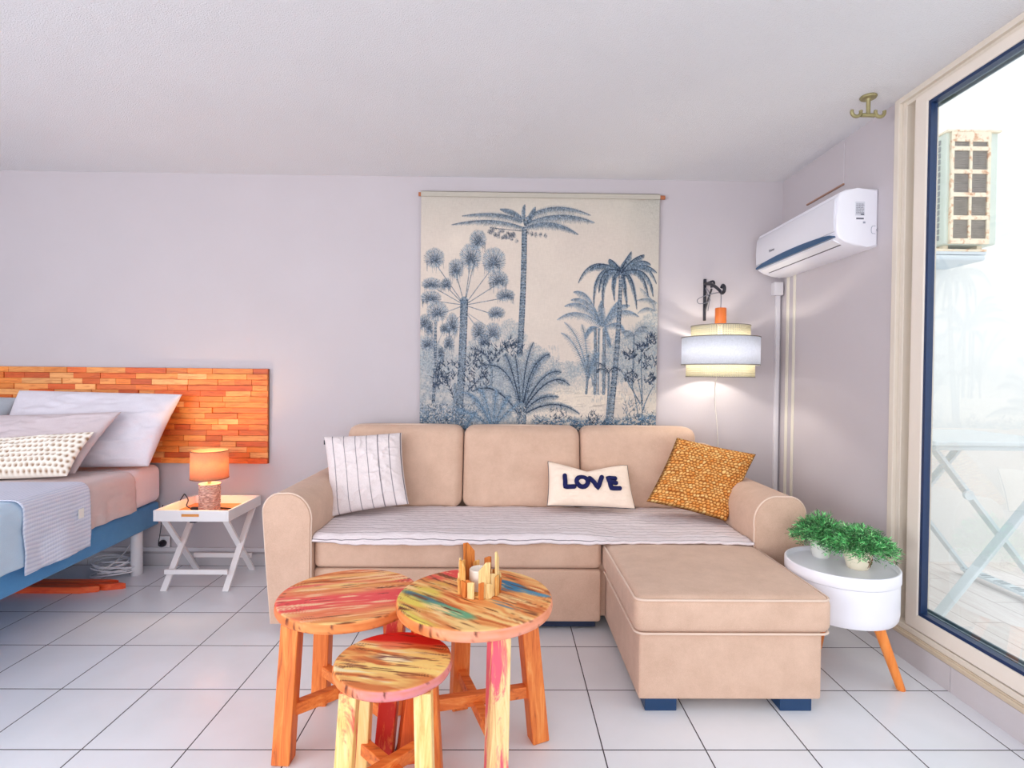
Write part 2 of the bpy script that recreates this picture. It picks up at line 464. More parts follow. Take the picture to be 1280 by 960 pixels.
# ---- balcony
M_bw = plain('balcony_render', (246, 246, 244), .9, var=.02, ns=3, bump=.3, bscale=150)
b = BM(); bx(b, (XR+.1, D, -.1), (3.9, D+.15, 3.6)); struct('wall_balcony_end', b, M_bw)
b = BM(); bx(b, (XR+.1, 2.405, -.1), (XR+.16, D, 2.9)); struct('wall_balcony_side', b, M_bw)
b = BM(); bx(b, (3.75, YR, -.1), (3.9, D, 1.0)); struct('wall_balcony_parapet', b, M_bw)
t = NT('balcony_boards'); v = t.coord(); s = t.n('ShaderNodeSeparateXYZ'); t.l(v, s.inputs[0])
f = t.math('FRACT', t.math('DIVIDE', s.outputs[0], .16)); f2 = t.math('FRACT', t.math('ADD', t.math('DIVIDE', s.outputs[1], .9), t.math('MULTIPLY', t.math('FLOOR', t.math('DIVIDE', s.outputs[0], .16)), .37)))
g = t.math('MAXIMUM', t.math('LESS_THAN', f, .03), t.math('LESS_THAN', f2, .006))
c = t.ramp(t.noise(t.coord(scale=(30, 3, 3)), 1.5, 4), [(.3, (238, 228, 224)), (.7, (250, 244, 240))])
t.base(t.mix(g, c, (196, 184, 180))); t.b.inputs['Roughness'].default_value = .6
b = BM(); bx(b, (XR+.1, YR, -.1), (3.75, D, .045)); struct('floor_balcony', b, t.m)
b = BM(); bx(b, (XR+.1, YR, 2.6), (XR+.2, D, 3.6)); struct('wall_balcony_upper', b, M_bw)

# ------------------------------------------------------------------ old air conditioner box on balcony wall
ac = thing('outdoor_air_conditioner', 'rusty old white air conditioner box with square grille high on the balcony wall', 'air conditioner', (2.68, 3.25, 1.99))
x0, x1, y0, z0, z1 = 2.535, 2.84, 3.10, 1.99, 2.635
M_ac = plain('aged_pale_enamel', (224, 234, 224), .5, var=.08, ns=12)
b = BM(); bx(b, (x0, y0+.012, z0), (x1, D-.01, z1), .008)
finish('housing', b, M_ac, ac)
t = NT('rusty_enamel'); v = t.coord()
t.base(t.ramp(t.noise(v, 26, 6, .7), [(.30, (172, 100, 60)), (.42, (228, 184, 148)), (.49, (246, 232, 208))])); t.b.inputs['Roughness'].default_value = .7
b = BM(); gx0, gx1 = x0+.02, x1-.055
cols = [gx0, gx0+.018, (gx0+gx1)/2-.008, (gx0+gx1)/2+.008, gx1-.018, gx1]
zz = [z0+.012, z0+.03]; rows = []
hs = [.108, .108, .108, .108, .028]
z = z0+.03
for h in hs: rows.append((z, z+h)); z += h+.024
bx(b, (gx0, y0-.004, z0+.0), (gx0+.018, y0+.012, z1-.005), .002); bx(b, (cols[2], y0-.004, z0), (cols[3], y0+.012, z1-.005), .002); bx(b, (cols[4], y0-.004, z0), (gx1, y0+.012, z1-.005), .002)
zz = z0
for a, c in rows+[(z1-.004, z1)]:
    bx(b, (gx0, y0-.005, zz), (gx1, y0+.011, a), .002); zz = c
bx(b, (x0-.006, y0-.006, z1-.004), (x1+.004, D-.01, z1+.008), .002)
finish('grille', b, t.m, ac)
b = BM(); bx(b, (gx0+.005, y0+.006, z0+.01), (gx1-.005, y0+.013, z1-.01)); 
for k in range(60):
    z = z0+.02+k*.0102; bx(b, (gx0+.01, y0+.002, z), (gx1-.01, y0+.007, z+.004))
finish('condenser_fins', b, plain('grey_fins', (168, 158, 148), .5, var=.3, ns=30), ac)
b = BM()
for k in range(16): bx(b, (x0-.006, y0+.05, z0+.03+k*.037), (x0+.002, D-.04, z0+.058+k*.037), .002)
finish('side_louvre', b, plain('grey_louvre', (150, 154, 156), .5), ac)
b = BM(); bx(b, (2.42, y0+.03, 1.935), (2.80, D, 1.955), .003); bx(b, (2.40, y0+.02, 1.90), (2.79, D, 1.932), .012)
br = finish('bracket', b, plain('bracket_white', (222, 232, 240), .5), ac)
b = BM(); bx(b, (2.42, y0+.026, 1.953), (2.80, y0+.05, 1.966), .002)
for xx in (2.56, 2.76): bx(b, (xx, y0+.05, 1.955), (xx+.03, D-.02, 1.992), .002)
finish('rail', b, t.m, ac)

# ------------------------------------------------------------------ balcony folding table
ft = thing('folding_table', 'white metal folding table with crossed legs standing on the balcony', 'table', (2.44, 2.9, .045))
M_fm = plain('white_powdercoat', (226, 236, 240), .35, var=.03)
b = BM(); bx(b, (2.08, 2.58, .882), (2.80, 3.22, .906), .006); bx(b, (2.1, 2.6, .860), (2.78, 3.2, .884), .003); finish('tabletop', b, M_fm, ft)
for yy, dy in ((2.62, .02), (3.18, -.02)):
    b = BM(); bar(b, (2.12, yy+dy, .862), (2.77, yy+dy, .045), .018, .045, .003, up=(0, 1, 0)); finish('leg', b, M_fm, ft)
    b = BM(); bar(b, (2.12, yy-dy, .045), (2.77, yy-dy, .862), .018, .052, .003, up=(0, 1, 0)); finish('leg', b, M_fm, ft)
b = BM()
bar(b, (2.745, 2.64, .085), (2.745, 3.16, .085), .07, .014, .002); finish('stretcher', b, M_fm, ft)
for k in range(5):
    for q in range(3):
        b = BM(); bx(b, (2.718, 2.70+k*.10+q*.022, .0915), (2.772, 2.708+k*.10+q*.022, .093)); finish('slot', b, plain('slot_grey', (120, 130, 135), .5), ft)
b = BM(); lathe(b, [(0, 0), (.02, 0), (.024, .006), (.024, .02), (0, .02)], seg=20)
bmesh.ops.rotate(b, verts=b.verts, matrix=Matrix.Rotation(PI/2, 3, 'X')); bmesh.ops.translate(b, verts=b.verts, vec=(2.275, 2.625, .64)); finish('hinge_knob', b, M_fm, ft)

# ------------------------------------------------------------------ ceiling curtain bracket
cb = thing('curtain_rod_bracket', 'brass double curtain rod bracket fixed to the ceiling by the window', 'bracket', (1.584, 2.377, HC))
M_brass = plain('aged_brass', (178, 168, 122), .45, metal=.55, var=.2, ns=30)
C = Vector((1.575, 2.36, HC))
b = BM(); lathe(b, [(0, 0), (.032, 0), (.034, -.004), (.030, -.010), (.012, -.012), (.010, -.016), (.0085, -.02), (.0085, -.078), (0, -.078)], C, 28); finish('flange', b, M_brass, cb, smooth=40)
for s in (-1, 1):
    b = BM(); pts = []
    cx = C.x+s*.052
    tube(b, [(C.x, C.y, HC-.082), (C.x+s*.03, C.y, HC-.082)], .0085, 12)
    for k in range(15):
        a = math.radians(-200+220*k/14) ; pts.append((cx+.020*math.cos(a), C.y, HC-.068+.020*math.sin(a)))
    tube(b, pts, .0075, 8); finish('hook', b, M_brass, cb, smooth=50)

# ------------------------------------------------------------------ wall air conditioner
wa = thing('wall_air_conditioner', 'white wall mounted air conditioner with a dark blue strip above its air slot', 'air conditioner', (XR, 2.92, 1.82))
ya, yb = 2.514, 3.325
prof = [(0, 1.823), (0, 2.092), (.10, 2.094), (.150, 2.088), (.178, 2.074), (.190, 2.05), (.196, 1.96), (.194, 1.885), (.182, 1.862), (.150, 1.842), (.10, 1.826), (.05, 1.821)]
def extr(bm, prof, y0, y1, mapf, bev=0):
    A = [bm.verts.new(mapf(p, y0)) for p in prof]; B = [bm.verts.new(mapf(p, y1)) for p in prof]
    n = len(prof)
    for i in range(n): bm.faces.new([A[i], A[(i+1) % n], B[(i+1) % n], B[i]])
    f1 = bm.faces.new(A[::-1]); f2 = bm.faces.new(B)
    if bev: bmesh.ops.bevel(bm, geom=list(f1.edges)+list(f2.edges), offset=bev, segments=3, profile=.5, affect='EDGES')
b = BM(); extr(b, prof, ya, yb, lambda p, y: (XR-p[0], y, p[1]), .010); body = finish('housing', b, M_plastic, wa, smooth=35)
fp = [(.1905, 2.055), (.1985, 2.04), (.2025, 1.96), (.2005, 1.893), (.195, 1.893), (.192, 1.96), (.186, 2.05)]
b = BM(); extr(b, fp, ya+.014, yb-.012, lambda p, y: (XR-p[0], y, p[1]), .002); finish('front_panel', b, plain('panel_grey_white', (226, 226, 234), .25, var=.01), wa, smooth=35)
# blue strip, pointed to both ends
b = BM(); n = 40; A = []; B = []
for i in range(n+1):
    s = i/n; y = ya+.022+(yb-ya-.035)*s; h = .018*math.sin(PI*min(1, .16+s*.84))**.6+.004
    h = .006+.027*math.sin(PI*s)**.5
    A.append(y); B.append(h)
for i in range(n):
    q = []
    for (y, h) in ((A[i], B[i]), (A[i+1], B[i+1])): q.append((y, h))
    for dx0, dx1 in ((0, .006),):
        v = [b.verts.new((XR-.201+.002, q[0][0], 1.868)), b.verts.new((XR-.201+.002, q[1][0], 1.868)), b.verts.new((XR-.2035, q[1][0], 1.868+q[1][1])), b.verts.new((XR-.2035, q[0][0], 1.868+q[0][1]))]
        w = [b.verts.new((u.co.x+.02, u.co.y, u.co.z)) for u in v]
        for f in ((0, 1, 2, 3), (4, 7, 6, 5), (0, 4, 5, 1), (3, 2, 6, 7), (0, 3, 7, 4), (1, 5, 6, 2)):
            b.faces.new([(v+w)[z] for z in f])
finish('display_strip', b, plain('petrol_blue_strip', (40, 84, 124), .15, var=.1), wa)
# louvre flap and dark slot underneath
fl = lambda s, d=0: (XR-.190+s*.09, 1.862-s*.036-d)
def under(bm, s0, s1, y0, y1, d):
    (xa, za), (xb, zb) = fl(s0), fl(s1)
    n = Vector((-.036, 0, -.09)).normalized()*d
    n = Vector((-.37*d, 0, -.93*d))
    P = [(xa, y0, za), (xa, y1, za), (xb, y1, zb), (xb, y0, zb)]
    v = [bm.verts.new(Vector(p)+n) for p in P]+[bm.verts.new(Vector(p)-Vector((0, 0, -.006))) for p in P]
    for f in ((0, 1, 2, 3), (4, 7, 6, 5), (0, 4, 5, 1), (1, 5, 6, 2), (2, 6, 7, 3), (3, 7, 4, 0)): bm.faces.new([v[z] for z in f])
b = BM(); under(b, .05, .47, ya+.04, yb-.04, .004); finish('louvre', b, plain('flap_white', (246, 246, 250), .3, var=.01), wa)
b = BM(); under(b, .49, .56, ya+.05, yb-.06, .0035); finish('air_slot', b, M_charc, wa)
# markings: small maker's mark on the panel, rating plate, warning line, round mark, cover outline
M_ink = plain('grey_print', (95, 98, 112), .6); M_ink2 = plain('pale_grey_print', (158, 162, 178), .6)
def txt(parent, s, size, loc, rot, mat, name='lettering', align='CENTER', ext=.0003):
    cu = bpy.data.curves.new(name, 'FONT'); cu.body = s; cu.size = size; cu.align_x = align; cu.align_y = 'CENTER'; cu.extrude = ext
    tmp = bpy.data.objects.new('tmp', cu); COL.objects.link(tmp); dg = bpy.context.evaluated_depsgraph_get(); dg.update()
    me = bpy.data.meshes.new_from_object(tmp.evaluated_get(dg)); bpy.data.objects.remove(tmp)
    me.name = name; me.materials.clear(); me.materials.append(mat)
    M = Matrix.Translation(Vector(loc))@rot.to_4x4(); 
    root = parent
    while root: M = Matrix.Translation(-Vector(root.location))@M; root = root.parent
    me.transform(M); o = bpy.data.objects.new(name, me); COL.objects.link(o); o.parent = parent; return o
Rfront = Matrix(((0, 0, -1), (-1, 0, 0), (0, 1, 0)))     # text facing -x, reading towards -y
Rside = Matrix(((1, 0, 0), (0, 0, -1), (0, 1, 0)))       # text facing -y
txt(wa, 'Hisense', .020, (XR-.2032, 3.115, 1.943), Rfront, M_ink)
b = BM(); bx(b, (1.626, ya-.0008, 1.965), (1.670, ya+.002, 2.030)); pl = finish('rating_label', b, plain('label_white', (222, 224, 234), .4), wa)
b = BM()
for k in range(9):
    xx = 1.630; z = 2.019-k*.0056
    while xx < 1.664:
        w = random.uniform(.003, .009); bx(b, (xx, ya-.0012, z-.0014), (min(xx+w, 1.667), ya-.0006, z+.0010)); xx += w+.002
bx(b, (1.652, ya-.0013, 1.968), (1.667, ya-.0006, 1.975)); finish('print', b, M_ink, pl)
b = BM(); bx(b, (1.631, ya-.0012, 1.948), (1.666, ya+.001, 1.955)); finish('warning_label', b, M_ink, wa)
b = BM(); bx(b, (1.663, ya-.0012, 1.929), (1.674, ya+.001, 1.938), .0005); finish('certification_mark', b, M_ink2, wa)
b = BM(); tube(b, [(1.722, ya-.0005, 1.918), (1.708, ya-.0005, 1.917), (1.703, ya-.0005, 1.91), (1.702, ya-.0005, 1.9), (1.703, ya-.0005, 1.888), (1.708, ya-.0005, 1.883), (1.722, ya-.0005, 1.882)], .0011, 6)
tube(b, [(1.734, ya-.0005, 1.905), (1.728, ya-.0005, 1.904), (1.726, ya-.0005, 1.898), (1.733, ya-.0005, 1.893)], .001, 6); finish('knockout_cover', b, M_ink2, wa)
jb = BM(); bx(jb, (1.668, D-.05, 1.72), (1.724, D, 1.802), .004); o = finish('junction_box', jb, plain('white_trunking', (224, 221, 226), .5))
tag(o, 'small white cable box at the top of the corner trunking under the air conditioner', 'cable box')

# ------------------------------------------------------------------ tapestry (printed cloth; drawing rasterised into the cloth's own colours)
TX0, TY0, TW, TH, TS = 526.0, 243.0, 298, 292, 2.2
W_, H_ = int(TW*TS), int(TH*TS)
YY, XX = np.mgrid[0:H_, 0:W_]
px = XX/TS+TX0; py = YY/TS+TY0
img = np.zeros((H_, W_, 3)); base = np.array([212, 200, 188.])
img[:] = base
gn = fbm(px/60, py/60, 4, 3)[..., None]
img += (gn-.5)*np.array([18, 18, 14])
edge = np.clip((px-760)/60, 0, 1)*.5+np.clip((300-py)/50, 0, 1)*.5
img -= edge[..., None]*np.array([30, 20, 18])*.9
img -= (vnoise(px*2.2, py*.3, 5)[..., None]-.5)*6+(vnoise(px*.3, py*2.2, 6)[..., None]-.5)*6
def blend(mask, c, a=1.):
    global img
    m = np.clip(mask, 0, 1)[..., None]*a
    img[:] = img*(1-m)+np.array(c, float)*m
def disc(x0, y0, rx, ry, c, a=.6, rag=.25, seed=1, fr=.35):
    X0, X1 = int(max(0, (x0-rx*1.5-TX0)*TS)), int(min(W_, (x0+rx*1.5-TX0)*TS)); Y0, Y1 = int(max(0, (y0-ry*1.5-TY0)*TS)), int(min(H_, (y0+ry*1.5-TY0)*TS))
    if X1 <= X0 or Y1 <= Y0: return
    p, q = px[Y0:Y1, X0:X1], py[Y0:Y1, X0:X1]
    r = np.hypot((p-x0)/rx, (q-y0)/ry)+(fbm(p*fr, q*fr, 3, seed)-.5)*rag*2
    h = fbm(p*1.1, q*.8, 3, seed+7)
    m = np.clip((1-r)*rx*.5, 0, 1)*np.clip((h-.25)*2.2, .1, 1)
    m = (m*a)[..., None]; img[Y0:Y1, X0:X1] = img[Y0:Y1, X0:X1]*(1-m)+np.array(c, float)*m
def stroke(x0, y0, x1, y1, w, c, a=.9, w1=None):
    w1 = w if w1 is None else w1
    pad = max(w, w1)+1
    X0, X1 = int(max(0, (min(x0, x1)-pad-TX0)*TS)), int(min(W_, (max(x0, x1)+pad-TX0)*TS+1)); Y0, Y1 = int(max(0, (min(y0, y1)-pad-TY0)*TS)), int(min(H_, (max(y0, y1)+pad-TY0)*TS+1))
    if X1 <= X0 or Y1 <= Y0: return
    p, q = px[Y0:Y1, X0:X1], py[Y0:Y1, X0:X1]
    dx, dy = x1-x0, y1-y0; L = dx*dx+dy*dy+1e-9
    t = np.clip(((p-x0)*dx+(q-y0)*dy)/L, 0, 1); d = np.hypot(p-x0-t*dx, q-y0-t*dy)
    m = np.clip(((w+(w1-w)*t)/2-d)*TS+.5, 0, 1)*a
    m = m[..., None]; img[Y0:Y1, X0:X1] = img[Y0:Y1, X0:X1]*(1-m)+np.array(c, float)*m
rt = random.Random(5)
INK = (82, 98, 114); DK = (44, 56, 74); MID = (116, 128, 139); PALE = (148, 158, 166); LT = (216, 206, 194)
def curve(P, n=24):
    if len(P) == 2: return [(P[0][0]+(P[1][0]-P[0][0])*i/n, P[0][1]+(P[1][1]-P[0][1])*i/n) for i in range(n+1)]
    (a, b), (c, d), (e, f) = P
    return [((1-t)**2*a+2*t*(1-t)*c+t*t*e, (1-t)**2*b+2*t*(1-t)*d+t*t*f) for t in [i/n for i in range(n+1)]]
def frond(P, ln, c=INK, droop=.6, n=34, w=.8, both=True, rib=1.1, a=.85, lean=.5):
    C_ = curve(P, n)
    if ln > 5 and rib > .8:
        for i in range(1, n): x, y = C_[i]; k = math.sin(PI*min(1, .12+.88*i/n))**.6; disc(x, y+ln*.22*k*(1 if droop > .5 else 0), ln*.38*k+.5, ln*.38*k+.5, (140, 154, 164), .28, .2, i)
    for i in range(1, n):
        x, y = C_[i]; tx, ty = C_[i+1][0]-C_[i-1][0], C_[i+1][1]-C_[i-1][1]; L = math.hypot(tx, ty)+1e-6; tx /= L; ty /= L
        k = math.sin(PI*min(1, .12+.88*i/n))**.6
        for s in ((-1, 1) if both else (1,)):
            nx, ny = -ty*s, tx*s
            vx, vy = nx*(1-lean)+tx*lean, ny*(1-lean)+ty*lean+droop
            q = math.hypot(vx, vy)+1e-6; l = ln*k*rt.uniform(.75, 1.1)
            cc = c if rt.random() < .75 else MID
            stroke(x, y, x+vx/q*l, y+vy/q*l, w, cc, a, .25)
    for i in range(n): stroke(*C_[i], *C_[i+1], rib*(1-.6*i/n), DK if c == INK else c, .9)
def fan(x, y, rx, ry, ang=-90, spread=290, c=INK, n=34):
    disc(x, y, rx, ry, (138, 154, 168), .85, .08, int(x)); bx_, by_ = x+rt.uniform(-1, 1), y+ry*.30
    disc(bx_, by_-ry*.1, rx*.55, ry*.5, MID, .8, .1, int(y))
    for i in range(n):
        a = math.radians(ang-spread/2+spread*i/(n-1)); l = rt.uniform(.92, 1.06)
        ex, ey = x+math.cos(a)*rx*l, y+math.sin(a)*ry*l+ry*.05
        stroke(bx_, by_, ex, ey, 1.0, c if i % 2 else DK, .75, .35)
        if i % 3 == 0: stroke(bx_, by_, ex, ey, .4, LT, .7, .2)
    for i in range(10):
        xx = x+rx*rt.uniform(-.85, .85); stroke(xx, y+ry*.3, xx+rt.uniform(-2, 2), y+ry*rt.uniform(1., 1.45), .8, c, .7, .2)
def trunk(P, w0, w1, c=INK, rings=True, a=.95):
    C_ = curve(P, 40)
    for i in range(40):
        w = w0+(w1-w0)*i/40; stroke(*C_[i], *C_[i+1], w, MID, a)
        (x, y), (x2, y2) = C_[i], C_[i+1]
        stroke(x-w*.3, y, x2-w*.3, y2, w*.35, c, .9); stroke(x+w*.42, y, x2+w*.42, y2, w*.16, DK, .9)
        if rings:
            for q in range(3):
                yy = y+(y2-y)*q/3; xx = x+(x2-x)*q/3; stroke(xx-w*.45, yy, xx+w*.45, yy-rt.uniform(-.6, .6), .5, DK if rt.random() < .6 else LT, .7)
def leafy(x, y, r, n, c=DK, l=5, w=1.3):
    for i in range(n):
        a = rt.uniform(0, 2*PI); q = r*math.sqrt(rt.random()); xx, yy = x+q*math.cos(a), y+q*math.sin(a)*.8; b = rt.uniform(-2.6, -.5)
        stroke(xx, yy, xx+l*math.cos(b), yy+l*math.sin(b), w, c, .8, .2)
# distant woods
m = np.clip((py-(400+12*fbm(px*.07, px*0, 3, 14)))/40, 0, 1)*np.clip((668-px)/30, 0, 1)
blend(m, (168, 172, 174), .55)
m = np.clip((py-(455-12*fbm(px*.05, px*0, 3, 4)*2))/40, 0, 1)*np.clip((690-px)/40, 0, 1); hz = fbm(px*.25, py*.3, 4, 8)
blend(m*np.clip((hz-.3)*3, 0, 1), (142, 150, 157), .85)
for x, y, r in ((530, 440, 24), (548, 452, 22), (600, 440, 20), (620, 452, 22), (638, 410, 13), (646, 424, 14), (656, 452, 18), (684, 455, 16), (672, 440, 12), (706, 462, 16), (720, 458, 11), (735, 460, 12), (790, 440, 30), (808, 420, 22), (765, 455, 26), (745, 450, 16), (812, 462, 26), (820, 400, 16)):
    disc(x, y, r*1.1, r, (142, 153, 160), .8, .35, int(x*3+y))
disc(700, 478, 50, 12, (168, 170, 168), .7, .3, 3); disc(640, 480, 50, 20, (150, 160, 168), .6, .3, 33)
disc(735, 492, 55, 12, (226, 214, 196), .9, .3, 13); disc(700, 512, 60, 14, (230, 218, 202), .9, .25, 14)
for k in range(60):
    x = rt.uniform(650, 800); y = rt.uniform(482, 510); stroke(x, y, x+rt.uniform(5, 14), y+rt.uniform(-2, .5), .5, (150, 140, 128), .5)
for k in range(900):
    x = rt.uniform(526, 700); y = rt.uniform(430, 530); l = rt.uniform(2, 5); stroke(x, y, x+rt.uniform(-1.5, 1.5), y-l, .5, PALE if rt.random() < .6 else MID, .5)
for k in range(600):
    x = rt.uniform(742, 822); y = rt.uniform(420, 500); l = rt.uniform(2, 5); stroke(x, y, x+rt.uniform(-1.5, 1.5), y-l, .5, PALE if rt.random() < .5 else MID, .5)
# tall centre palm
trunk([(654.5, 285), (655, 360), (650.5, 440)], 6.5, 7.5)
for P, l in ((((654, 284), (615, 268), (564, 281)), 8), (((652, 276), (625, 261), (577, 270)), 8), (((652, 272), (640, 260), (624, 261)), 6),
             (((656, 272), (690, 246), (737, 267)), 9), (((657, 278), (700, 258), (742, 276)), 11), (((657, 283), (690, 268), (722, 291)), 9), (((655, 280), (650, 262), (655, 255)), 6), (((655, 280), (664, 262), (668, 258)), 6)):
    frond(P, l, INK, 1.3, 70, 1.15, False, 1.5); frond(P, l*.4, MID, -.2, 40, .7, True, .6)
for k in range(26):
    x = rt.uniform(606, 646); y = 282+(x-606)*.25+rt.uniform(0, 9); disc(x, y, 2.8, 3.4, DK, .95, .05, k); disc(x-.4, y-.4, 1.5, 2, LT, .9, .05, k)
for x, y in ((664, 291), (669, 292), (675, 292), (681, 293), (659, 289)): disc(x, y, 2.8, 4, DK, .95, .05, int(x))
stroke(654, 288, 612, 284, .8, DK)
# left fan palm
_n = None
for x, y, rx, ry in ((597, 299, 11, 13), (543, 322, 13, 13), (617, 324, 15, 17), (588, 320, 14, 17), (570, 335, 10, 13), (623, 348, 13, 12), (632, 367, 12, 8), (540, 354, 13, 8), (558, 354, 7, 8), (539, 371, 13, 9), (547, 388, 14, 13), (621, 389, 11, 8), (531, 402, 8, 11), (566, 404, 9, 15), (599, 412, 10, 13), (617, 413, 11, 13), (557, 409, 7, 7), (536, 428, 10, 9), (562, 427, 7, 10), (552, 440, 5, 9), (606, 424, 8, 8), (537, 408, 6, 10)):
    stroke(x, y+ry*.4, 581, 380, 1.0, INK, .75) if y < 400 else stroke(x, y-2, 582 if x > 560 else 546, 388 if x > 560 else 432, .8, MID, .7)
    fan(x, y, rx, ry)
trunk([(545, 400), (545, 460), (543, 500)], 3, 4)
trunk([(580.5, 374), (579, 460), (574, 536)], 9.5, 9)
for k in range(12):
    a = rt.uniform(-2.6, -.5); stroke(581, 378, 581+8*math.cos(a), 378+6*math.sin(a), 1.2, INK, .8, .3)
# bamboo-like shrubs
for cx, cy, r in ((560, 462, 16), (592, 455, 18), (610, 440, 18), (640, 432, 14), (600, 475, 18), (552, 475, 12)): leafy(cx, cy, r, 46, DK, 6, 1.5)
for P in (((615, 452), (625, 430), (650, 425)), ((615, 452), (605, 432), (588, 434)), ((585, 488), (600, 470), (612, 462)), ((570, 500), (560, 470), (545, 455))): 
    frond(P, 7, DK, -.1, 12, 1.4, True, .9)
trunk([(615.5, 452), (616, 470), (615, 482)], 2.5, 2.5, rings=False)
trunk([(570, 478), (571, 500), (569, 512)], 3, 5, rings=False)
# mid right palms
for P in (((754, 404), (735, 362), (714, 372)), ((754, 404), (728, 365), (706, 380)), ((754, 404), (722, 375), (697, 397)), ((750, 402), (738, 355), (717, 362)), ((755, 404), (770, 372), (788, 378)), ((756, 404), (778, 372), (800, 392)), ((756, 404), (765, 378), (775, 372)), ((754, 402), (752, 385), (752, 372)), ((757, 406), (780, 390), (783, 416)), ((748, 406), (735, 400), (733, 420)), ((757, 404), (762, 415), (764, 430))):
    frond(P, 9, (104, 122, 140), 1.0, 34, .8, True, 1.1)
for x in (745, 750, 756): trunk([(x, 408), (x+1, 440), (x+1, 488)], 3.4, 4, MID, False, .9)
stroke(752, 410, 752, 488, 2.2, LT, .85)
for P in (((737, 470), (722, 420), (702, 413)), ((737, 470), (728, 415), (706, 400)), ((737, 470), (735, 420), (728, 402)), ((738, 470), (745, 430), (750, 440)), ((737, 465), (742, 450), (748, 442))): frond(P, 6, (100, 120, 138), .5, 34, .8, True, 1.2)
trunk([(737, 440), (737, 465), (735, 488)], 2, 3, rings=False)
for k in (0, 1): stroke(741+k, 466, 743+k, 478, 1, MID)
for P in (((795, 415), (785, 405), (778, 412)), ((795, 415), (805, 402), (815, 414)), ((795, 415), (800, 400), (810, 405)), ((795, 416), (788, 410), (780, 420)), ((820, 385), (808, 375), (798, 388)), ((820, 385), (815, 365), (800, 356)), ((822, 375), (812, 365), (796, 372))): frond(P, 6, MID, .8, 20, .7, True, .9)
trunk([(794, 415), (794, 450), (793, 480)], 1.6, 1.8, rings=False)
# right coconut palm
for dx, dy, mx_, my_ in ((-54, 14, -40, -26), (-34, 42, -36, -18), (-40, -2, -24, -18), (-22, 44, -28, -8), (-8, 36, -14, -6), (8, 44, 2, -6), (20, 46, 14, -8), (34, 30, 26, -16), (44, 14, 30, -26), (44, 0, 28, -18), (36, -10, 24, -22), (12, -26, 4, -16), (-16, -16, -8, -14), (28, -22, 14, -20), (40, 30, 36, -14), (-28, 26, -26, -14)):
    frond(((777, 337), (777+mx_, 337+my_), (777+dx, 337+dy)), 9, INK, .9, 40, 1.15, True, 1.4)
disc(777, 338, 9, 9, DK, .7, .3, 2)
trunk([(776, 346), (775, 430), (764, 536)], 4.5, 8.5)
trunk([(763, 462), (764, 490), (761, 522)], 2.2, 2.6, rings=False)
for P in (((763, 462), (755, 448), (746, 450)), ((763, 462), (750, 452), (748, 462)), ((763, 462), (770, 450), (778, 460))): frond(P, 5, DK, .6, 14, .9, True, .9)
# twiggy shrub right
for cx, cy, r in ((788, 440, 9), (812, 448, 12), (792, 468, 10), (816, 470, 8), (805, 430, 8), (818, 420, 8)): leafy(cx, cy, r, 30, DK, 6, 1.5)
for P in (((806, 536), (808, 500), (800, 470)), ((806, 510), (812, 490), (820, 478)), ((802, 535), (802, 505), (790, 470)), ((806, 500), (804, 460), (803, 430)), ((803, 500), (786, 470), (776, 455))): 
    C_ = curve(P, 16)
    for i in range(16): stroke(*C_[i], *C_[i+1], 1.6*(1-.5*i/16), INK)
# undergrowth
m = np.clip((py-(505-8*fbm(px*.08, px*0, 3, 21)))/14, 0, 1)*np.clip((606-px)/20, 0, 1); q = fbm(px*.5, py*.6, 3, 22)
blend(m*np.clip((q-.34)*4, 0, 1), (86, 106, 126), .95)
m = np.clip((py-(520-np.clip((px-770)/6, 0, 10)-5*fbm(px*.2, px*0, 3, 23)))/6, 0, 1)*np.clip((px-665)/8, 0, 1)
blend(m*np.clip((q-.3)*4, .1, 1), (66, 94, 120), .95)
for k in range(900):
    if rt.random() < .5: x = rt.uniform(526, 610); y = rt.uniform(502, 535)
    else: x = rt.uniform(668, 824); y = rt.uniform(516-max(0, (x-770)/7), 535)
    b_ = rt.uniform(-2.8, -.3); l = rt.uniform(1.5, 4); stroke(x, y, x+l*math.cos(b_), y+l*math.sin(b_), .9, (DK, INK, LT, MID)[rt.randrange(4)], .8, .3)
leafy(700, 512, 12, 40, DK, 4, 1.1); leafy(745, 518, 10, 30, DK, 4, 1.1); leafy(795, 508, 16, 60, INK, 4, 1.1)
# big front cycad and its neighbour
for P in (((652, 512), (640, 440), (597, 457)), ((650, 515), (620, 470), (592, 487)), ((653, 510), (650, 470), (645, 440)), ((655, 508), (655, 450), (668, 425)), ((656, 508), (670, 440), (688, 440)), ((656, 508), (680, 455), (703, 462)), ((657, 512), (675, 488), (700, 493)), ((657, 515), (695, 490), (727, 514)), ((654, 510), (640, 450), (632, 440)), ((655, 508), (662, 460), (675, 448)), ((656, 510), (690, 455), (714, 478))):
    frond(P, 11, INK, .25, 44, .8, True, 1.8, .8, .6)
for P in (((617, 533), (600, 490), (578, 488)), ((617, 533), (610, 490), (600, 484)), ((618, 533), (620, 500), (622, 485)), ((618, 533), (630, 500), (640, 492)), ((618, 533), (640, 505), (655, 500)), ((617, 533), (590, 510), (572, 510)), ((582, 536), (590, 520), (597, 512)), ((617, 533), (606, 500), (588, 490))):
    frond(P, 8, (92, 116, 138), .1, 34, .8, True, 1.5, .8, .6)
trunk([(654, 506), (654, 520), (653, 537)], 11, 13)
for k in range(60):
    x = 654+rt.uniform(-6, 6); y = rt.uniform(506, 534); stroke(x, y, x+rt.uniform(-3, 3), y-3, 1, DK if k % 3 else LT, .8, .3)
hatch = fbm(px*1.3, py*.9, 3, 77); ink = np.clip((190-img.mean(-1))/90, 0, 1); img *= (1-(np.clip((hatch-.5)*3, -.5, .6)*ink*.45))[..., None]
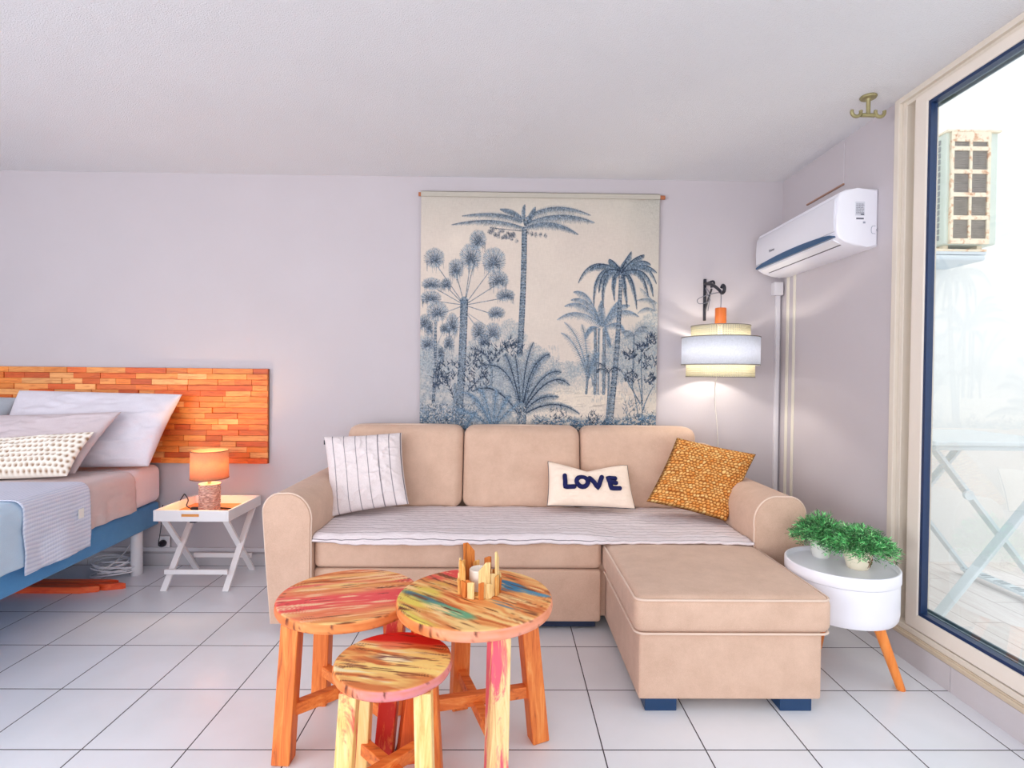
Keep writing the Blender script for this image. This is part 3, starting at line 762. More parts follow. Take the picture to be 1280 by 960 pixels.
img += (np.clip((fbm(px*.9, py*1.4, 2, 78)-.56)*6, 0, 1)*ink*38)[..., None]
tp = thing('tapestry', 'beige cloth wall hanging printed with blue palm trees hung above the sofa', 'wall hanging', (.21, D-.015, .86))
NU, NV = W_, H_
ux = np.linspace(0, 1, NU); vz = np.linspace(0, 1, NV)
xl = -.529; xr = .953; zt = 2.325; zb = .865
U, V = np.meshgrid(ux, vz, indexing='ij')
P = np.zeros((NU, NV, 3)); P[..., 0] = xl+(xr-xl)*U-.008*V*U; P[..., 2] = zt+(zb-zt)*V
P[..., 1] = D-.022+.004*np.sin(U*9+1)*(V)+.006*np.exp(-((U-.93+V*.15)/.03)**2)*(1-V)
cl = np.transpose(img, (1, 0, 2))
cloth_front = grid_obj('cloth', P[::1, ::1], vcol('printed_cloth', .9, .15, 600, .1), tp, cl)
so = cloth_front.modifiers.new('thickness', 'SOLIDIFY'); so.thickness = .0015; so.offset = -1
b = BM(); tube(b, [(-.545, D-.018, 2.322), (.985, D-.018, 2.322)], .0125, 16)
finish('rod', b, wood('rod_wood', [(150, 84, 50), (196, 122, 78)], 'x', 1, .5), tp, smooth=40)
b = BM(); bx(b, (xl, D-.034, 2.306), (xr, D-.030, 2.338), .001); bx(b, (xl, D-.034, 2.334), (xr, D-.003, 2.338), .001)
finish('hem_sleeve', b, plain('tapestry_hem', (190, 184, 172), .9, var=.05, ns=30), tp)

# ------------------------------------------------------------------ headboard
D0 = D; D = D-.003
hb = thing('headboard', 'long headboard of stacked orange teak slats fixed on the wall behind the bed', 'headboard', (-2.5, D, .642))
xL_, xR_, zB, zT = -3.75, -1.467, .642, 1.231
b = BM(); bx(b, (xL_, D-.012, zB), (xR_, D, zT), .001); finish('back_panel', b, plain('headboard_back', (150, 74, 30), .8), hb)
b = BM(); lay = b.verts.layers.float_color.new('Col'); rr = random.Random(3)
nrow = 17; rh = (zT-zB)/nrow
tones = [(242, 144, 62), (234, 124, 46), (247, 162, 86), (226, 106, 36), (238, 134, 54), (250, 178, 108), (232, 118, 50), (244, 152, 70), (214, 96, 38)]
for r in range(nrow):
    x = xL_
    z0 = zB+r*rh
    while x < xR_-.005:
        w = rr.uniform(.09, .26); x2 = min(x+w, xR_)
        if xR_-x2 < .05: x2 = xR_
        t_ = rr.choice([.007, .010, .013, .017, .012]); vs = bx(b, (x+.0006, D-.012-t_, z0+.0006), (x2-.0006, D-.010, z0+rh-.0006), .0012, 1)
        c = np.array(rr.choice(tones))*rr.uniform(.92, 1.05); c = linarr(c)
        for v in vs: v[lay] = (*c, 1)
        x = x2
def teak():
    t = NT('teak_slats'); a = t.n('ShaderNodeAttribute', _attribute_name='Col'); g = t.noise(t.coord(scale=(7, 60, 60)), 1.2, 5, .65, 1.0)
    dk = t.n('ShaderNodeMix', _data_type='RGBA', _blend_type='MULTIPLY'); t.l(t.ramp(g, [(.32, (214, 176, 150)), (.55, (255, 255, 255))]), dk.inputs[7]); t.l(a.outputs[0], dk.inputs[6]); dk.inputs[0].default_value = .9
    t.base(dk.outputs[2]); t.b.inputs['Roughness'].default_value = .5; t.bump(g, .3, .002); return t.m
finish('slat_facing', b, teak(), hb)
D = D0

# ------------------------------------------------------------------ bed
BED0 = Vector((-2.135, 3.375, 0)); BR = math.radians(4.3)
bed = thing('bed', 'double bed with a blue upholstered base on white round legs', 'bed', BED0, BR)
BW, BLn = 1.60, 1.98
M_blue = fabric('blue_bed_fabric', (92, 156, 208), (70, 132, 188), 420, .2, 3, .7)
b = BM(); rbox(b, (-BW, -BLn, .262), (0, 0, .405), .016, 10, 4); finish('base', b, M_blue, bed, local=True, smooth=60)
M_leg = plain('white_leg', (238, 238, 242), .35)
for lx, ly in ((-.055, -.14), (-.055, -BLn+.14), (-BW+.1, -.14), (-BW+.1, -BLn+.14)):
    b = BM(); lathe(b, [(0, 0), (.030, 0), (.031, .004), (.031, .262), (0, .262)], (lx, ly, 0), 28); finish('leg', b, M_leg, bed, local=True, smooth=40)
BMt = Matrix.Translation(BED0)@Matrix.Rotation(BR, 4, 'Z')
def bw(p): return BMt@Vector(p)
def bedthing(o): o.location = BED0; o.rotation_euler = (0, 0, BR); return o
b = BM()
def mf(p, q): return p+Vector((0, 0, .004*math.sin(q.x*3+q.y*5)))
rbox(b, (-BW+.01, -BLn+.01, .407), (.018, -.005, .635), .045, 14, 6, mf)
o = finish('mattress', b, fabric('white_fitted_sheet', (250, 236, 236), (240, 226, 228), 300, .3, 6), None, local=True, smooth=80)
bedthing(o); tag(o, 'thick mattress in a white fitted sheet lying on the blue bed base', 'mattress')
def drape(name, ya, yb, zoff, drop, xl, mat, wr=.006, seed=1, fold=0, ny=60, parent=None, top=.637, xr=.022, hem=None):
    """cloth laid over the mattress and hanging down its right side, in the bed's own frame"""
    path = []; R = .05
    zt = top+zoff; xo = xr+zoff
    for i in range(40): path.append((xl+(xo-R-xl)*i/40, zt, 0))
    for i in range(9): a = PI/2*(1-i/8); path.append((xo-R+R*math.cos(a), zt-R+R*math.sin(a), 1))
    n2 = 24
    for i in range(1, n2+1): path.append((xo, zt-R-(drop-R)*i/n2, 2))
    P = np.zeros((len(path), ny, 3)); ys = np.linspace(ya, yb, ny)
    s = np.linspace(0, 1, len(path))
    for i, (x, z, k) in enumerate(path):
        w = (fbm(ys*7+3*seed, np.full(ny, s[i]*9), 3, seed)-.5)*2*wr
        w2 = (fbm(ys*16, np.full(ny, s[i]*3), 2, seed+3)-.5)*2*wr
        h = 0
        if k == 2: 
            u = (i-48)/n2
            P[i, :, 0] = x+w*1.3+w2*u+.006*u*(1+np.sin(ys*23+seed)); P[i, :, 2] = z+(hem(ys)*u if hem else 0)
        elif k == 1: P[i, :, 0] = x+w*.5; P[i, :, 2] = z+abs(w)*.5
        else: P[i, :, 0] = x; P[i, :, 2] = z+np.abs(w)+fold*np.exp(-((ys-yb)/.02)**2)
        P[i, :, 1] = ys
    me_o = grid_obj(name, P, mat); me = me_o.data
    # back to the bed frame
    off = Vector(me_o.location); me.transform(Matrix.Translation(off)); bedthing(me_o)
    m = me_o.modifiers.new('thickness', 'SOLIDIFY'); m.thickness = .004; m.offset = 1
    return me_o
M_taupe = fabric('taupe_sheet', (216, 200, 198), (204, 187, 186), 300, .35, 5)
o = drape('flat_sheet', -.30, -1.05, .003, .222, -BW+.05, M_taupe, .009, 3, hem=lambda y: .0*y)
tag(o, 'creased taupe sheet spread over the mattress and tucked in at its side', 'sheet')
o = drape('duvet', -1.04, -1.95, .014, .27, -BW+.05, fabric('pale_blue_cotton', (196, 218, 236), (180, 206, 228), 300, .35, 5), .008, 5)
tag(o, 'pale blue folded cover on the foot end of the bed, left of the ribbed throw', 'bed cover')
def ribbed():
    t = NT('ribbed_throw'); v = t.coord(); s = t.n('ShaderNodeSeparateXYZ'); t.l(v, s.inputs[0])
    # ribs run along the length of the throw's narrow side (bed y)
    d = t.math('SUBTRACT', s.outputs[2], s.outputs[0])
    w = t.math('SINE', t.math('MULTIPLY', d, 330)); w2 = t.math('SINE', t.math('MULTIPLY', s.outputs[1], 500))
    f = t.math('ADD', t.math('MULTIPLY', w, .4), .5)
    t.base(t.ramp(f, [(.0, (196, 204, 226)), (.6, (220, 225, 240))])); t.b.inputs['Roughness'].default_value = .95
    t.bump(t.math('ADD', w, t.math('MULTIPLY', w2, .3)), .35, .003); return t.m
o = drape('throw_blanket', -.70, -1.10, .024, .318, -BW+.1, ribbed(), .006, 9)
tag(o, 'pale blue ribbed throw blanket hanging over the side of the bed', 'blanket')
b = BM(); bx(b, (.052, -.79, .50), (.056, -.755, .545), .001); tg = finish('fabric_tag', b, plain('tag_white', (246, 246, 240), .8), o, local=True)

# pillows on the bed
T_ = plain
M_p1 = fabric('pale_grey_cotton', (228, 224, 232), (214, 210, 220), 300, .4, 6)
M_p2 = fabric('taupe_cotton', (214, 202, 206), (200, 187, 191), 300, .45, 7)
def c4(a, ya_, b_, yb_, c, yc, d, yd): return [at(*a, y=ya_), at(*b_, y=yb_), at(*c, y=yc), at(*d, y=yd)]
o, _ = pillow('pillow', c4((24, 488), 3.28, (228, 493), 3.30, (186, 583), 3.14, (-18, 588), 3.02), .15, M_p1, pinch=.035, wr=.02, seed=2, exp=.38)
tag(o, 'large pale grey pillow leaning on the headboard above the bedside lamp side', 'pillow')
o, _ = pillow('pillow', c4((-170, 492), 3.30, (24, 497), 3.33, (-2, 588), 3.16, (-205, 588), 3.12), .15, fabric('blue_grey_cotton', (176, 182, 190), (160, 168, 178), 300, .4, 6), pinch=.035, wr=.02, seed=4, exp=.38)
tag(o, 'blue grey pillow at the far left edge, mostly hidden behind the large pale pillow', 'pillow')
o, sf = pillow('pillow', c4((-60, 520), 3.06, (152, 515), 3.09, (94, 592), 2.90, (-120, 604), 2.84), .10, M_p2, pinch=.05, wr=.022, seed=6, exp=.4)
tag(o, 'creased taupe pillow standing between the large pillow and the knitted cushion', 'pillow')
def knit_dot(u, v):
    r = (v+1)/2*9.; k = np.floor(r); x = (u+1)/2*25+.5*(k % 2)
    return np.exp(-(((x % 1)-.5)/.24)**2-(((r % 1)-.5)/.26)**2)
def knit_d(u, v): return .012*(1-knit_dot(u, v))-.004+.002*(fbm(u*50, v*50, 2, 3)-.5)
def knit_c(u, v):
    hole = np.clip(knit_dot(u, v)*1.25*(.5+.9*fbm(u*12, v*12, 2, 5)), 0, 1)[..., None]
    return np.array([253, 248, 238.])*(1-hole)+np.array([158, 128, 102.])*hole
o, _ = pillow('knitted_cushion', c4((-75, 556), 2.92, (118, 540), 2.96, (84, 595), 2.80, (-95, 603), 2.72), .09, vcol('knit_wool', .95, .4, 500, .1), n=150, pinch=.05, wr=.008, seed=8, exp=.42, dispfn=knit_d, colfn=knit_c)
tag(o, 'chunky knitted cream cushion with brown holes in front of the pillows', 'cushion')

# things under the bed
o_ = Vector((-2.30, 3.00, 0))
b = BM()
M_red = wood('red_orange_wood', [(204, 52, 18), (238, 92, 42), (246, 130, 70)], 'x', 1, .45)
ul = thing('folded_wooden_slats', 'red-orange stained wooden slats lying flat on the tiles under the bed', 'slats', (-2.35, 3.0, 0))
for k, (ya_, yb_, xr_) in enumerate(((2.985, 3.02, -2.09), (3.03, 3.065, -2.16), (2.94, 2.975, -2.20))):
    b = BM()
    v = [(-2.85, ya_), (xr_-.09, ya_), (xr_, (ya_+yb_)/2+.01), (xr_-.05, yb_), (-2.85, yb_)]
    A = [b.verts.new((x, y, .0)) for x, y in v]; B = [b.verts.new((x, y, .034)) for x, y in v]
    b.faces.new(A[::-1]); b.faces.new(B)
    for i in range(5): b.faces.new([A[i], A[(i+1) % 5], B[(i+1) % 5], B[i]])
    bmesh.ops.bevel(b, geom=b.edges[:], offset=.003, segments=2, affect='EDGES'); finish('slat', b, M_red, ul)
b = BM(); rr = random.Random(4); pts = []
for k in range(90):
    a = k*.62; R = .085+.028*math.sin(k*.23); pts.append((-2.30+R*1.15*math.cos(a), 3.22+R*.8*math.sin(a), .012+.0009*k+.012*math.sin(k*.9)))
pts += [(-2.28, 3.28, .12), (-2.27, 3.33, .18), (-2.28, 3.35, .22)]
for i, p in enumerate(pts): pts[i] = (p[0], p[1], max(.005, p[2]))
tube(b, spline(pts, 4), .0038, 6); o = finish('cable_coil', b, plain('white_cable', (240, 240, 246), .4), smooth=60)
tag(o, 'tangled coil of white cable on the floor under the bed', 'cable')
pg = thing('wall_plug', 'black plug in a white wall socket low beside the bed leg', 'plug', (-2.075, D, .10))
sx = at(205, 680, y=D-.02).x
b = BM(); bx(b, (sx-.035, D-.022, .115), (sx+.035, D-.012, .185), .004); finish('socket', b, plain('socket_white', (236, 236, 240), .4), pg)
b = BM(); lathe(b, [(0, 0), (.018, 0), (.022, .01), (.020, .028), (.009, .045), (0, .046)], seg=24)
bmesh.ops.rotate(b, verts=b.verts, matrix=Matrix.Rotation(PI/2, 3, 'X')); bmesh.ops.translate(b, verts=b.verts, vec=(sx, D-.020, .145)); finish('plug', b, M_black, pg, smooth=40)
b = BM(); tube(b, spline([(sx, D-.062, .145), (sx+.01, D-.09, .16), (sx+.012, D-.07, .25), (sx+.005, D-.04, .385)], 6), .0028, 6); finish('cord', b, M_black, pg)

# ------------------------------------------------------------------ nightstand (butler tray table)
NX0, NX1, NY0, NY1 = -1.905, -1.497, 2.955, 3.345
ns = thing('tray_table', 'white folding tray table with crossed legs and orange wooden tray bottom', 'side table', ((NX0+NX1)/2, (NY0+NY1)/2, 0))
M_w = plain('white_tray_paint', (246, 243, 244), .4, var=.02)
tray = BM(); 
zt0, zt1 = .392, .452
bx(tray, (NX0, NY0, zt0), (NX0+.014, NY1, zt1), .002); bx(tray, (NX1-.014, NY0, zt0), (NX1, NY1, zt1), .002); bx(tray, (NX0+.014, NY1-.014, zt0), (NX1-.014, NY1, zt1), .002)
cx = (NX0+NX1)/2-.005
hw, hz0, hz1 = .048, .418, .433     # handle slot in the front rim
bx(tray, (NX0+.014, NY0, zt0), (cx-hw, NY0+.014, zt1), .001); bx(tray, (cx+hw, NY0, zt0), (NX1-.014, NY0+.014, zt1), .001)
bx(tray, (cx-hw, NY0, zt0), (cx+hw, NY0+.014, hz0), .001); bx(tray, (cx-hw, NY0, hz1), (cx+hw, NY0+.014, zt1), .001)
tr_ = finish('tray', tray, M_w, ns)
b = BM(); bx(b, (NX0+.012, NY0+.012, zt0+.004), (NX1-.012, NY1-.012, zt0+.012)); finish('tray_bottom', b, wood('tray_wood', [(214, 96, 40), (240, 134, 60), (246, 156, 88)], 'x', 1, .4), tr_, label='orange wooden tray bottom')
b = BM(); bx(b, (cx-hw+.001, NY0+.0025, hz0), (cx+hw-.001, NY0+.011, hz1)); finish('handle_inlay', b, plain('handle_orange', (236, 160, 84), .5), tr_)
for xx, s in ((NX0+.02, 1), (NX1-.05, -1)):
    for k in (0, 1):
        x_ = xx+(.0 if k == 0 else .016)
        ya_, yb_ = (NY0+.05, NY1-.02) if k == 0 else (NY1-.05, NY0+.02)
        b = BM(); bar(b, (x_+.007, yb_, .001), (x_+.007, ya_, zt0-.002), .014, .034, .002, up=(1, 0, 0))
        for v in b.verts: v.co.z = max(v.co.z, 0); v.co.z = min(v.co.z, zt0)
        finish('leg', b, M_w, ns)
b = BM(); bx(b, (NX0+.03, NY0+.045, .085), (NX1-.03, NY0+.060, .112), .003); finish('crossbar', b, M_w, ns)
b = BM(); bx(b, (NX0+.03, NY1-.062, .085), (NX1-.03, NY1-.046, .112), .003); finish('crossbar', b, M_w, ns)
for xx in (NX0+.036, NX1-.034):
    b = BM(); lathe(b, [(0, -.012), (.006, -.012), (.006, .012), (0, .012)], seg=14); bmesh.ops.rotate(b, verts=b.verts, matrix=Matrix.Rotation(PI/2, 3, 'Y'))
    bmesh.ops.translate(b, verts=b.verts, vec=(xx, (NY0+NY1)/2, .2)); finish('hinge_bolt', b, M_black, ns)
b = BM(); bx(b, (cx-.005, NY0+.004, zt0-.009), (cx+.028, NY0+.03, zt0+.001), .002); finish('clip', b, M_black, ns)

# bedside lamp
lx, ly, lz = at(262, 620, y=3.11).x, 3.11, zt0+.012
bl = thing('bedside_lamp', 'small lit table lamp with orange drum shade and woven cylinder base on the tray table', 'lamp', (lx, ly, lz))
b = BM(); lay = b.verts.layers.float_color.new('Col')
nz, nseg = 46, 96; rings = []
for i in range(nz+1):
    z = .166*i/nz; ring = []
    for k in range(nseg):
        a = 2*PI*k/nseg; q = fbm(k/nseg*22+50, i*.55, 2, 7); r = .055+.006*(q-.5)+.0018*math.sin(i*2.1)
        v = b.verts.new((lx+r*math.cos(a), ly+r*math.sin(a), lz+z)); g = float(vnoise(k*.4, i*1.1, 9))
        c = linarr((np.array([150, 112, 104])*(1-g)+np.array([238, 214, 200])*g)); v[lay] = (*c, 1); ring.append(v)
    rings.append(ring)
for a_, b_ in zip(rings, rings[1:]):
    for k in range(nseg): b.faces.new([a_[k], a_[(k+1) % nseg], b_[(k+1) % nseg], b_[k]])
b.faces.new(rings[0][::-1]); b.faces.new(rings[-1])
finish('lamp_base', b, vcol('woven_base', .9, .5, 300), bl, smooth=60, label='pinkish grey woven lamp base')
b = BM(); lathe(b, [(.0, .15), (.008, .15), (.008, .185), (.014, .187), (.014, .215), (0, .215)], (lx, ly, lz), 16); finish('socket', b, plain('brass_socket', (220, 200, 150), .4, .6), bl)
b = BM(); lathe(b, [(0, .213), (.012, .216), (.026, .245), (.028, .262), (.018, .284), (0, .29)], (lx, ly, lz), 24); finish('bulb', b, emit('warm_bulb', (255, 190, 120), 3), bl, smooth=180)
b = BM(); r0, r1, h0, h1 = .099, .097, .196, .356
lathe(b, [(r0, h0), (r1, h1)], (lx, ly, lz), 64)
sh = finish('lamp_shade', b, translucent('orange_shade', (240, 184, 146), tr=.34), bl, smooth=180)
m = sh.modifiers.new('t', 'SOLIDIFY'); m.thickness = .0015
b = BM(); lathe(b, [(r0-.001, h0-.001), (r0+.001, h0-.001), (r0+.001, h0+.003), (r0-.001, h0+.003), (r0-.001, h0-.001)], (lx, ly, lz), 64); finish('shade_ring', b, plain('shade_rim', (150, 96, 70), .6), sh); b = BM(); lathe(b, [(r1-.001, h1-.003), (r1+.001, h1-.003), (r1+.001, h1+.001), (r1-.001, h1+.001), (r1-.001, h1-.003)], (lx, ly, lz), 64)
finish('shade_ring', b, plain('shade_rim', (150, 96, 70), .6), sh)
for a in (0, 2*PI/3, 4*PI/3): b = BM(); tube(b, [(lx+.014*math.cos(a), ly+.014*math.sin(a), lz+.205), (lx+r0*math.cos(a), ly+r0*math.sin(a), lz+h0+.004)], .0012, 5); finish('shade_spoke', b, plain('shade_rim', (150, 96, 70), .6), sh)
b = BM(); zc = lz+.004
tube(b, spline([(lx+.052, ly+.01, zc), (lx+.10, ly+.02, zc+.004), (lx+.12, ly+.05, zc+.006), (lx+.09, ly+.075, zc), (lx-.02, ly+.09, zc), (lx-.075, ly+.03, zc+.003), (lx-.15, ly+.04, zc+.018), (NX0+.07, ly+.05, zc+.055), (NX0+.045, ly+.06, zc+.085), (NX0+.03, ly+.07, zc+.075), (NX0+.01, ly+.08, zt1+.006), (NX0-.006, ly+.09, zt1-.01)], 8), .0034, 6)
cd = finish('cord', b, M_black, bl)
b = BM(); rbox(b, (lx-.125, ly+.022, zc-.002), (lx-.066, ly+.046, zc+.018), .008, 3, 3); finish('switch', b, M_black, cd, smooth=60)
def lamp(name, loc, col, w, r=.03):
    L = bpy.data.lights.new(name, 'POINT'); L.energy = w; L.color = col; L.shadow_soft_size = r
    o = bpy.data.objects.new(name, L); COL.objects.link(o); o.location = loc; return o
lamp('bedside_light', (lx, ly, lz+.272), (1, .62, .28), 13, .035)

# ------------------------------------------------------------------ corner sofa
M_sofa = fabric('beige_velour', (222, 190, 168), (198, 165, 143), 420, .6, 9)
M_pipe = plain('beige_piping', (232, 208, 190), .8, var=.04, ns=20)
sf_ = thing('corner_sofa', 'beige fabric corner sofa with rolled arms and a chaise on its right side', 'sofa', (.13, 2.9, 0))
YF = 2.525
# seat base with drawer front
b = BM(); rbox(b, (-.885, YF, .045), (.462, 3.33, .292), .014, 10, 3); finish('base', b, M_sofa, sf_, smooth=60)
b = BM(); rbox(b, (.44, YF+.05, .05), (1.16, 3.33, .40), .014, 10, 3); finish('base', b, M_sofa, sf_, smooth=60)
b = BM(); bx(b, (-.86, YF+.03, .012), (.44, 3.3, .05)); finish('plinth', b, plain('dark_blue_underside', (30, 46, 78), .7), sf_)
def crown(k, cx=0):
    def f(p, q):
        if q.z > .5: p.z += k*(1-q.x**4)*(1-q.y**4)+.003*(float(vnoise(p.x*9, p.y*9, 3))-.5)
        return p
    return f
for x0, x1 in ((-.885, -.188), (-.181, .462)):
    b = BM(); rbox(b, (x0, YF-.004, .296), (x1, 3.12, .432), .026, 12, 5, crown(.012)); st = finish('seat_cushion', b, M_sofa, sf_, smooth=80)
    b = BM(); tube(b, [(x0+.02, YF-.004, .418), (x0+.2, YF-.008, .420), (x1-.02, YF-.004, .418)], .0032, 6); finish('piping', b, M_pipe, st)
# arms
def arm(xi, xo, s):
    """xi inner x, xo outer x; s=+1 right arm"""
    w = abs(xo-xi); n = 26; pr = []
    out = lambda t: xi+s*t
    pts = [(0, .05), (0, .50)]
    for k in range(9): a = PI-PI/2*k/8; pts.append((.105+.107*math.cos(a), .535+.118*math.sin(a)))
    for k in range(1, 9): a = PI/2-PI/2*k/8*1.0; pts.append((w-.065+.085*math.cos(a), .568+.085*math.sin(a)))
    pts += [(w+.014, .48), (w+.002, .30), (w-.018, .05)]
    y0, y1 = YF-.045, 3.36
    b = BM(); A = []
    ys = [y0, y0+.006, y0+.02, y0+.3, y0+.5, y1-.02, y1]; ins = [.010, .003, 0, 0, 0, 0, .01]
    cz = .32; cxm = w/2
    for y, i in zip(ys, ins):
        A.append([b.verts.new((out(p[0]+(cxm-p[0])*i*4), y, p[1]+(cz-p[1])*i*1.5)) for p in pts])
    m = len(pts)
    for u, v in zip(A, A[1:]):
        for k in range(m): b.faces.new([u[k], u[(k+1) % m], v[(k+1) % m], v[k]])
    b.faces.new(A[0][::-1]); b.faces.new(A[-1])
    o = finish('armrest', b, M_sofa, sf_, smooth=50)
    b = BM(); tube(b, [(out(p[0]), y0+.010, p[1]) for p in pts], .0042, 8); finish('piping', b, M_pipe, o, smooth=60)
arm(-.885, -1.085, -1); arm(1.165, 1.385, 1)
# back
b = BM(); rbox(b, (-1.0, 3.20, .05), (1.27, 3.375, .80), .05, 12, 5); finish('back_frame', b, M_sofa, sf_, smooth=80)
for i, (xa, xb) in enumerate(((-.915, -.241), (-.236, .441), (.446, 1.128))):
    def bf(p, q, xa=xa):
        t = (p.z-.44)/.47; p.y += .10*t
        if q.y < -.5:
            p.y -= .020*(1-q.x**2)*(1-q.z**2)
            p.y += .0055*math.sin(p.x*64+3*math.sin(p.x*23+xa))*max(0, 1-t*2.8)+.002*(float(vnoise(p.x*12, p.z*12, 5))-.5)*3
        if abs(q.x) > .9 and False: pass
        p.z += .008*(1-q.x**4) if q.z > .5 else 0
        return p
    b = BM(); rbox(b, (xa, 3.055, .445), (xb, 3.225, .902), .052, 16, 6, bf); bc = finish('back_cushion', b, M_sofa, sf_, smooth=80)
    b = BM(); pts = []
    for q in [(xa+.004, .50), (xa+.004, .85), (xa+.016, .886), (xa+.052, .903), ((xa+xb)/2, .911), (xb-.052, .903), (xb-.016, .886), (xb-.004, .85), (xb-.004, .50)]:
        pts.append((q[0], 3.100+.10*(q[1]-.44)/.47, q[1]))
    tube(b, pts, .0040, 6); finish('piping', b, M_pipe, bc, smooth=60)
# chaise
CX0, CX1, CY = .478, 1.176, 1.905
b = BM(); rbox(b, (CX0+.012, CY+.012, .045), (CX1-.026, 2.60, .288), .010, 10, 3); finish('chaise_base', b, M_sofa, sf_, smooth=60)
def cf(p, q):
    if q.z > .5: p.z += .010*(1-q.x**4)*(1-q.y**4)
    return p
b = BM(); rbox(b, (CX0-.008, CY, .284), (CX1+.008, 3.10, .418), .034, 16, 6, cf); ch = finish('chaise_cushion', b, M_sofa, sf_, smooth=80)
b = BM()
def rect(z, e=0, r=.035):
    P = []; xa, xb, ya_, yb_ = CX0-.008-e, CX1+.008+e, CY-e, 2.52
    P.append((xa, yb_, z))
    for k in range(7): a = PI+PI/2*k/6; P.append((xa+r+r*math.cos(a), ya_+r+r*math.sin(a), z))
    for k in range(7): a = 1.5*PI+PI/2*k/6; P.append((xb-r+r*math.cos(a), ya_+r+r*math.sin(a), z))
    P.append((xb, yb_, z)); return P
tube(b, rect(.407, -.004), .0042, 6); tube(b, rect(.287, -.004), .0042, 6); finish('piping', b, M_pipe, ch, smooth=60)
M_foot = plain('navy_foot', (24, 62, 104), .4)
for fx, fy in ((.515, 1.925), (1.005, 1.925)):
    b = BM(); bx(b, (fx, fy, 0), (fx+.115, fy+.07, .047), .003); finish('foot', b, M_foot, sf_)
for fx, fy in ((-1.05, 2.56), (-1.05, 3.25), (1.24, 2.56), (1.24, 3.25)):
    b = BM(); bx(b, (fx, fy, 0), (fx+.08, fy+.07, .052), .003); finish('foot', b, M_foot, sf_)

# striped quilt over the seat
NXq, NYq = 300, 90
gx = np.linspace(-.882, 1.160, NXq); gy = np.linspace(0, 1, NYq)
U, V = np.meshgrid(gx, gy, indexing='ij')
Y = 3.075-(3.075-2.482)*V
front = np.clip((U-.40)/.1, 0, 1)                       # on the chaise the edge just lies flat
P = np.zeros((NXq, NYq, 3))
w = fbm(U*5, V*3, 4, 12)-.5; w2 = fbm(U*14, V*6, 3, 13)-.5
P[..., 0] = U+.006*w2; P[..., 1] = Y-.012*(fbm(U*3, V*0, 3, 15)-.5)*2*V
zt = .4535+np.abs(w)*.022+np.abs(w2)*.010*(.4+V)
over = np.clip((2.524-P[..., 1])/.04, 0, 1)*(1-front)
P[..., 2] = zt-.030*over**1.5-.018*front*np.clip((V-.0), 0, 1)
P[..., 2] += .010*np.clip(1-abs(P[..., 1]-2.56)/.05, 0, 1)*(fbm(U*9, V*0, 2, 19))
t = NT('striped_quilt'); v = t.coord(); s = t.n('ShaderNodeSeparateXYZ'); t.l(v, s.inputs[0])
wob = t.math('MULTIPLY', t.noise(v, 5, 2), .012)
f = t.math('FRACT', t.math('DIVIDE', t.math('ADD', s.outputs[1], wob), .046)); ln = t.math('LESS_THAN', f, .085)
f2 = t.math('FRACT', t.math('DIVIDE', t.math('ADD', s.outputs[1], wob), .0102))
c = t.mix(t.noise(v, 260, 3), (228, 217, 219), (242, 233, 235))
c = t.mix(t.math('MULTIPLY', t.math('LESS_THAN', f2, .16), .12), c, (176, 164, 162))
t.base(t.mix(t.math('MULTIPLY', ln, .8), c, (120, 110, 116))); t.b.inputs['Roughness'].default_value = .95; t.b.inputs['Specular IOR Level'].default_value = .1
t.bump(t.noise(t.coord(scale=(1, 3, 1)), 35, 4), .6, .01)
o = grid_obj('quilt', P, t.m)
m = o.modifiers.new('thickness', 'SOLIDIFY'); m.thickness = .011; m.offset = 1
tag(o, 'thin pinstriped beige quilt laid across the whole sofa seat', 'quilt')

# scatter cushions
def stripes_c(u, v):
    x = (u+1)/2; f = np.abs(((x*6.9+.20) % 1)-.5)*2; l = np.clip((f-.915)/.03, 0, 1)[..., None]
    c = np.array([236, 226, 226.])*(.96+.06*fbm(u*60, v*60, 2, 3))[..., None]
    return c*(1-l)+np.array([110, 102, 110.])*l
o, s1 = pillow('striped_cushion', c4((405, 546), 3.02, (502, 541), 3.06, (511, 630), 2.90, (413, 646), 2.80), .15, vcol('striped_linen', .95, .35, 60, .1), n=150, pinch=.05, wr=.010, seed=21, exp=.42, colfn=stripes_c)
tag(o, 'square off-white cushion with thin dark vertical stripes in the left corner of the sofa', 'cushion')
b = BM(); p = s1(np.array(-1.0), np.array(.85)); bx(b, (p[0]-.006, p[1]-.004, p[2]-.012), (p[0]+.008, p[1]+.002, p[2]+.012), .001); finish('fabric_tag', b, M_black, o)

cr, cream_cols = None, None
o, s2 = pillow('lettered_cushion', c4((685, 577), 3.04, (784, 582), 3.04, (794, 636), 2.94, (684, 632), 2.94), .12, fabric('cream_cotton', (252, 234, 216), (244, 222, 202), 300, .35, 9), n=70, pinch=.03, wr=.008, seed=22, exp=.36, notch=.40)
tag(o, 'small cream cushion reading LOVE in navy letters on the middle of the sofa', 'cushion')
b = BM(); ring = []
for k in range(40): ring.append((-1+2*k/40, 1))
for k in range(20): ring.append((1, 1-2*k/20))
for k in range(40): ring.append((1-2*k/40, -1))
for k in range(20): ring.append((-1, -1+2*k/20))
tube(b, [tuple(s2(np.array(float(u)), np.array(float(v)))) for u, v in ring], .0028, 6, closed=True); finish('piping', b, plain('dark_piping', (70, 76, 84), .8), o)
M_navy = plain('navy_chenille', (20, 26, 92), .95, var=.25, ns=200, bump=.6, bscale=300)
LET = {'L': [[(-.63, .42), (-.63, -.13), (-.42, -.11)]],
       'O': [[(-.22+.135*math.cos(a), .14+.235*math.sin(a)*1.08) for a in [2*PI*k/20 for k in range(21)]]],
       'V': [[(-.03, .36), (.15, -.13), (.27, .43)]],
       'E': [[(.60, .38), (.42, .39), (.47, -.12), (.68, -.08)], [(.45, .15), (.60, .15)]]}
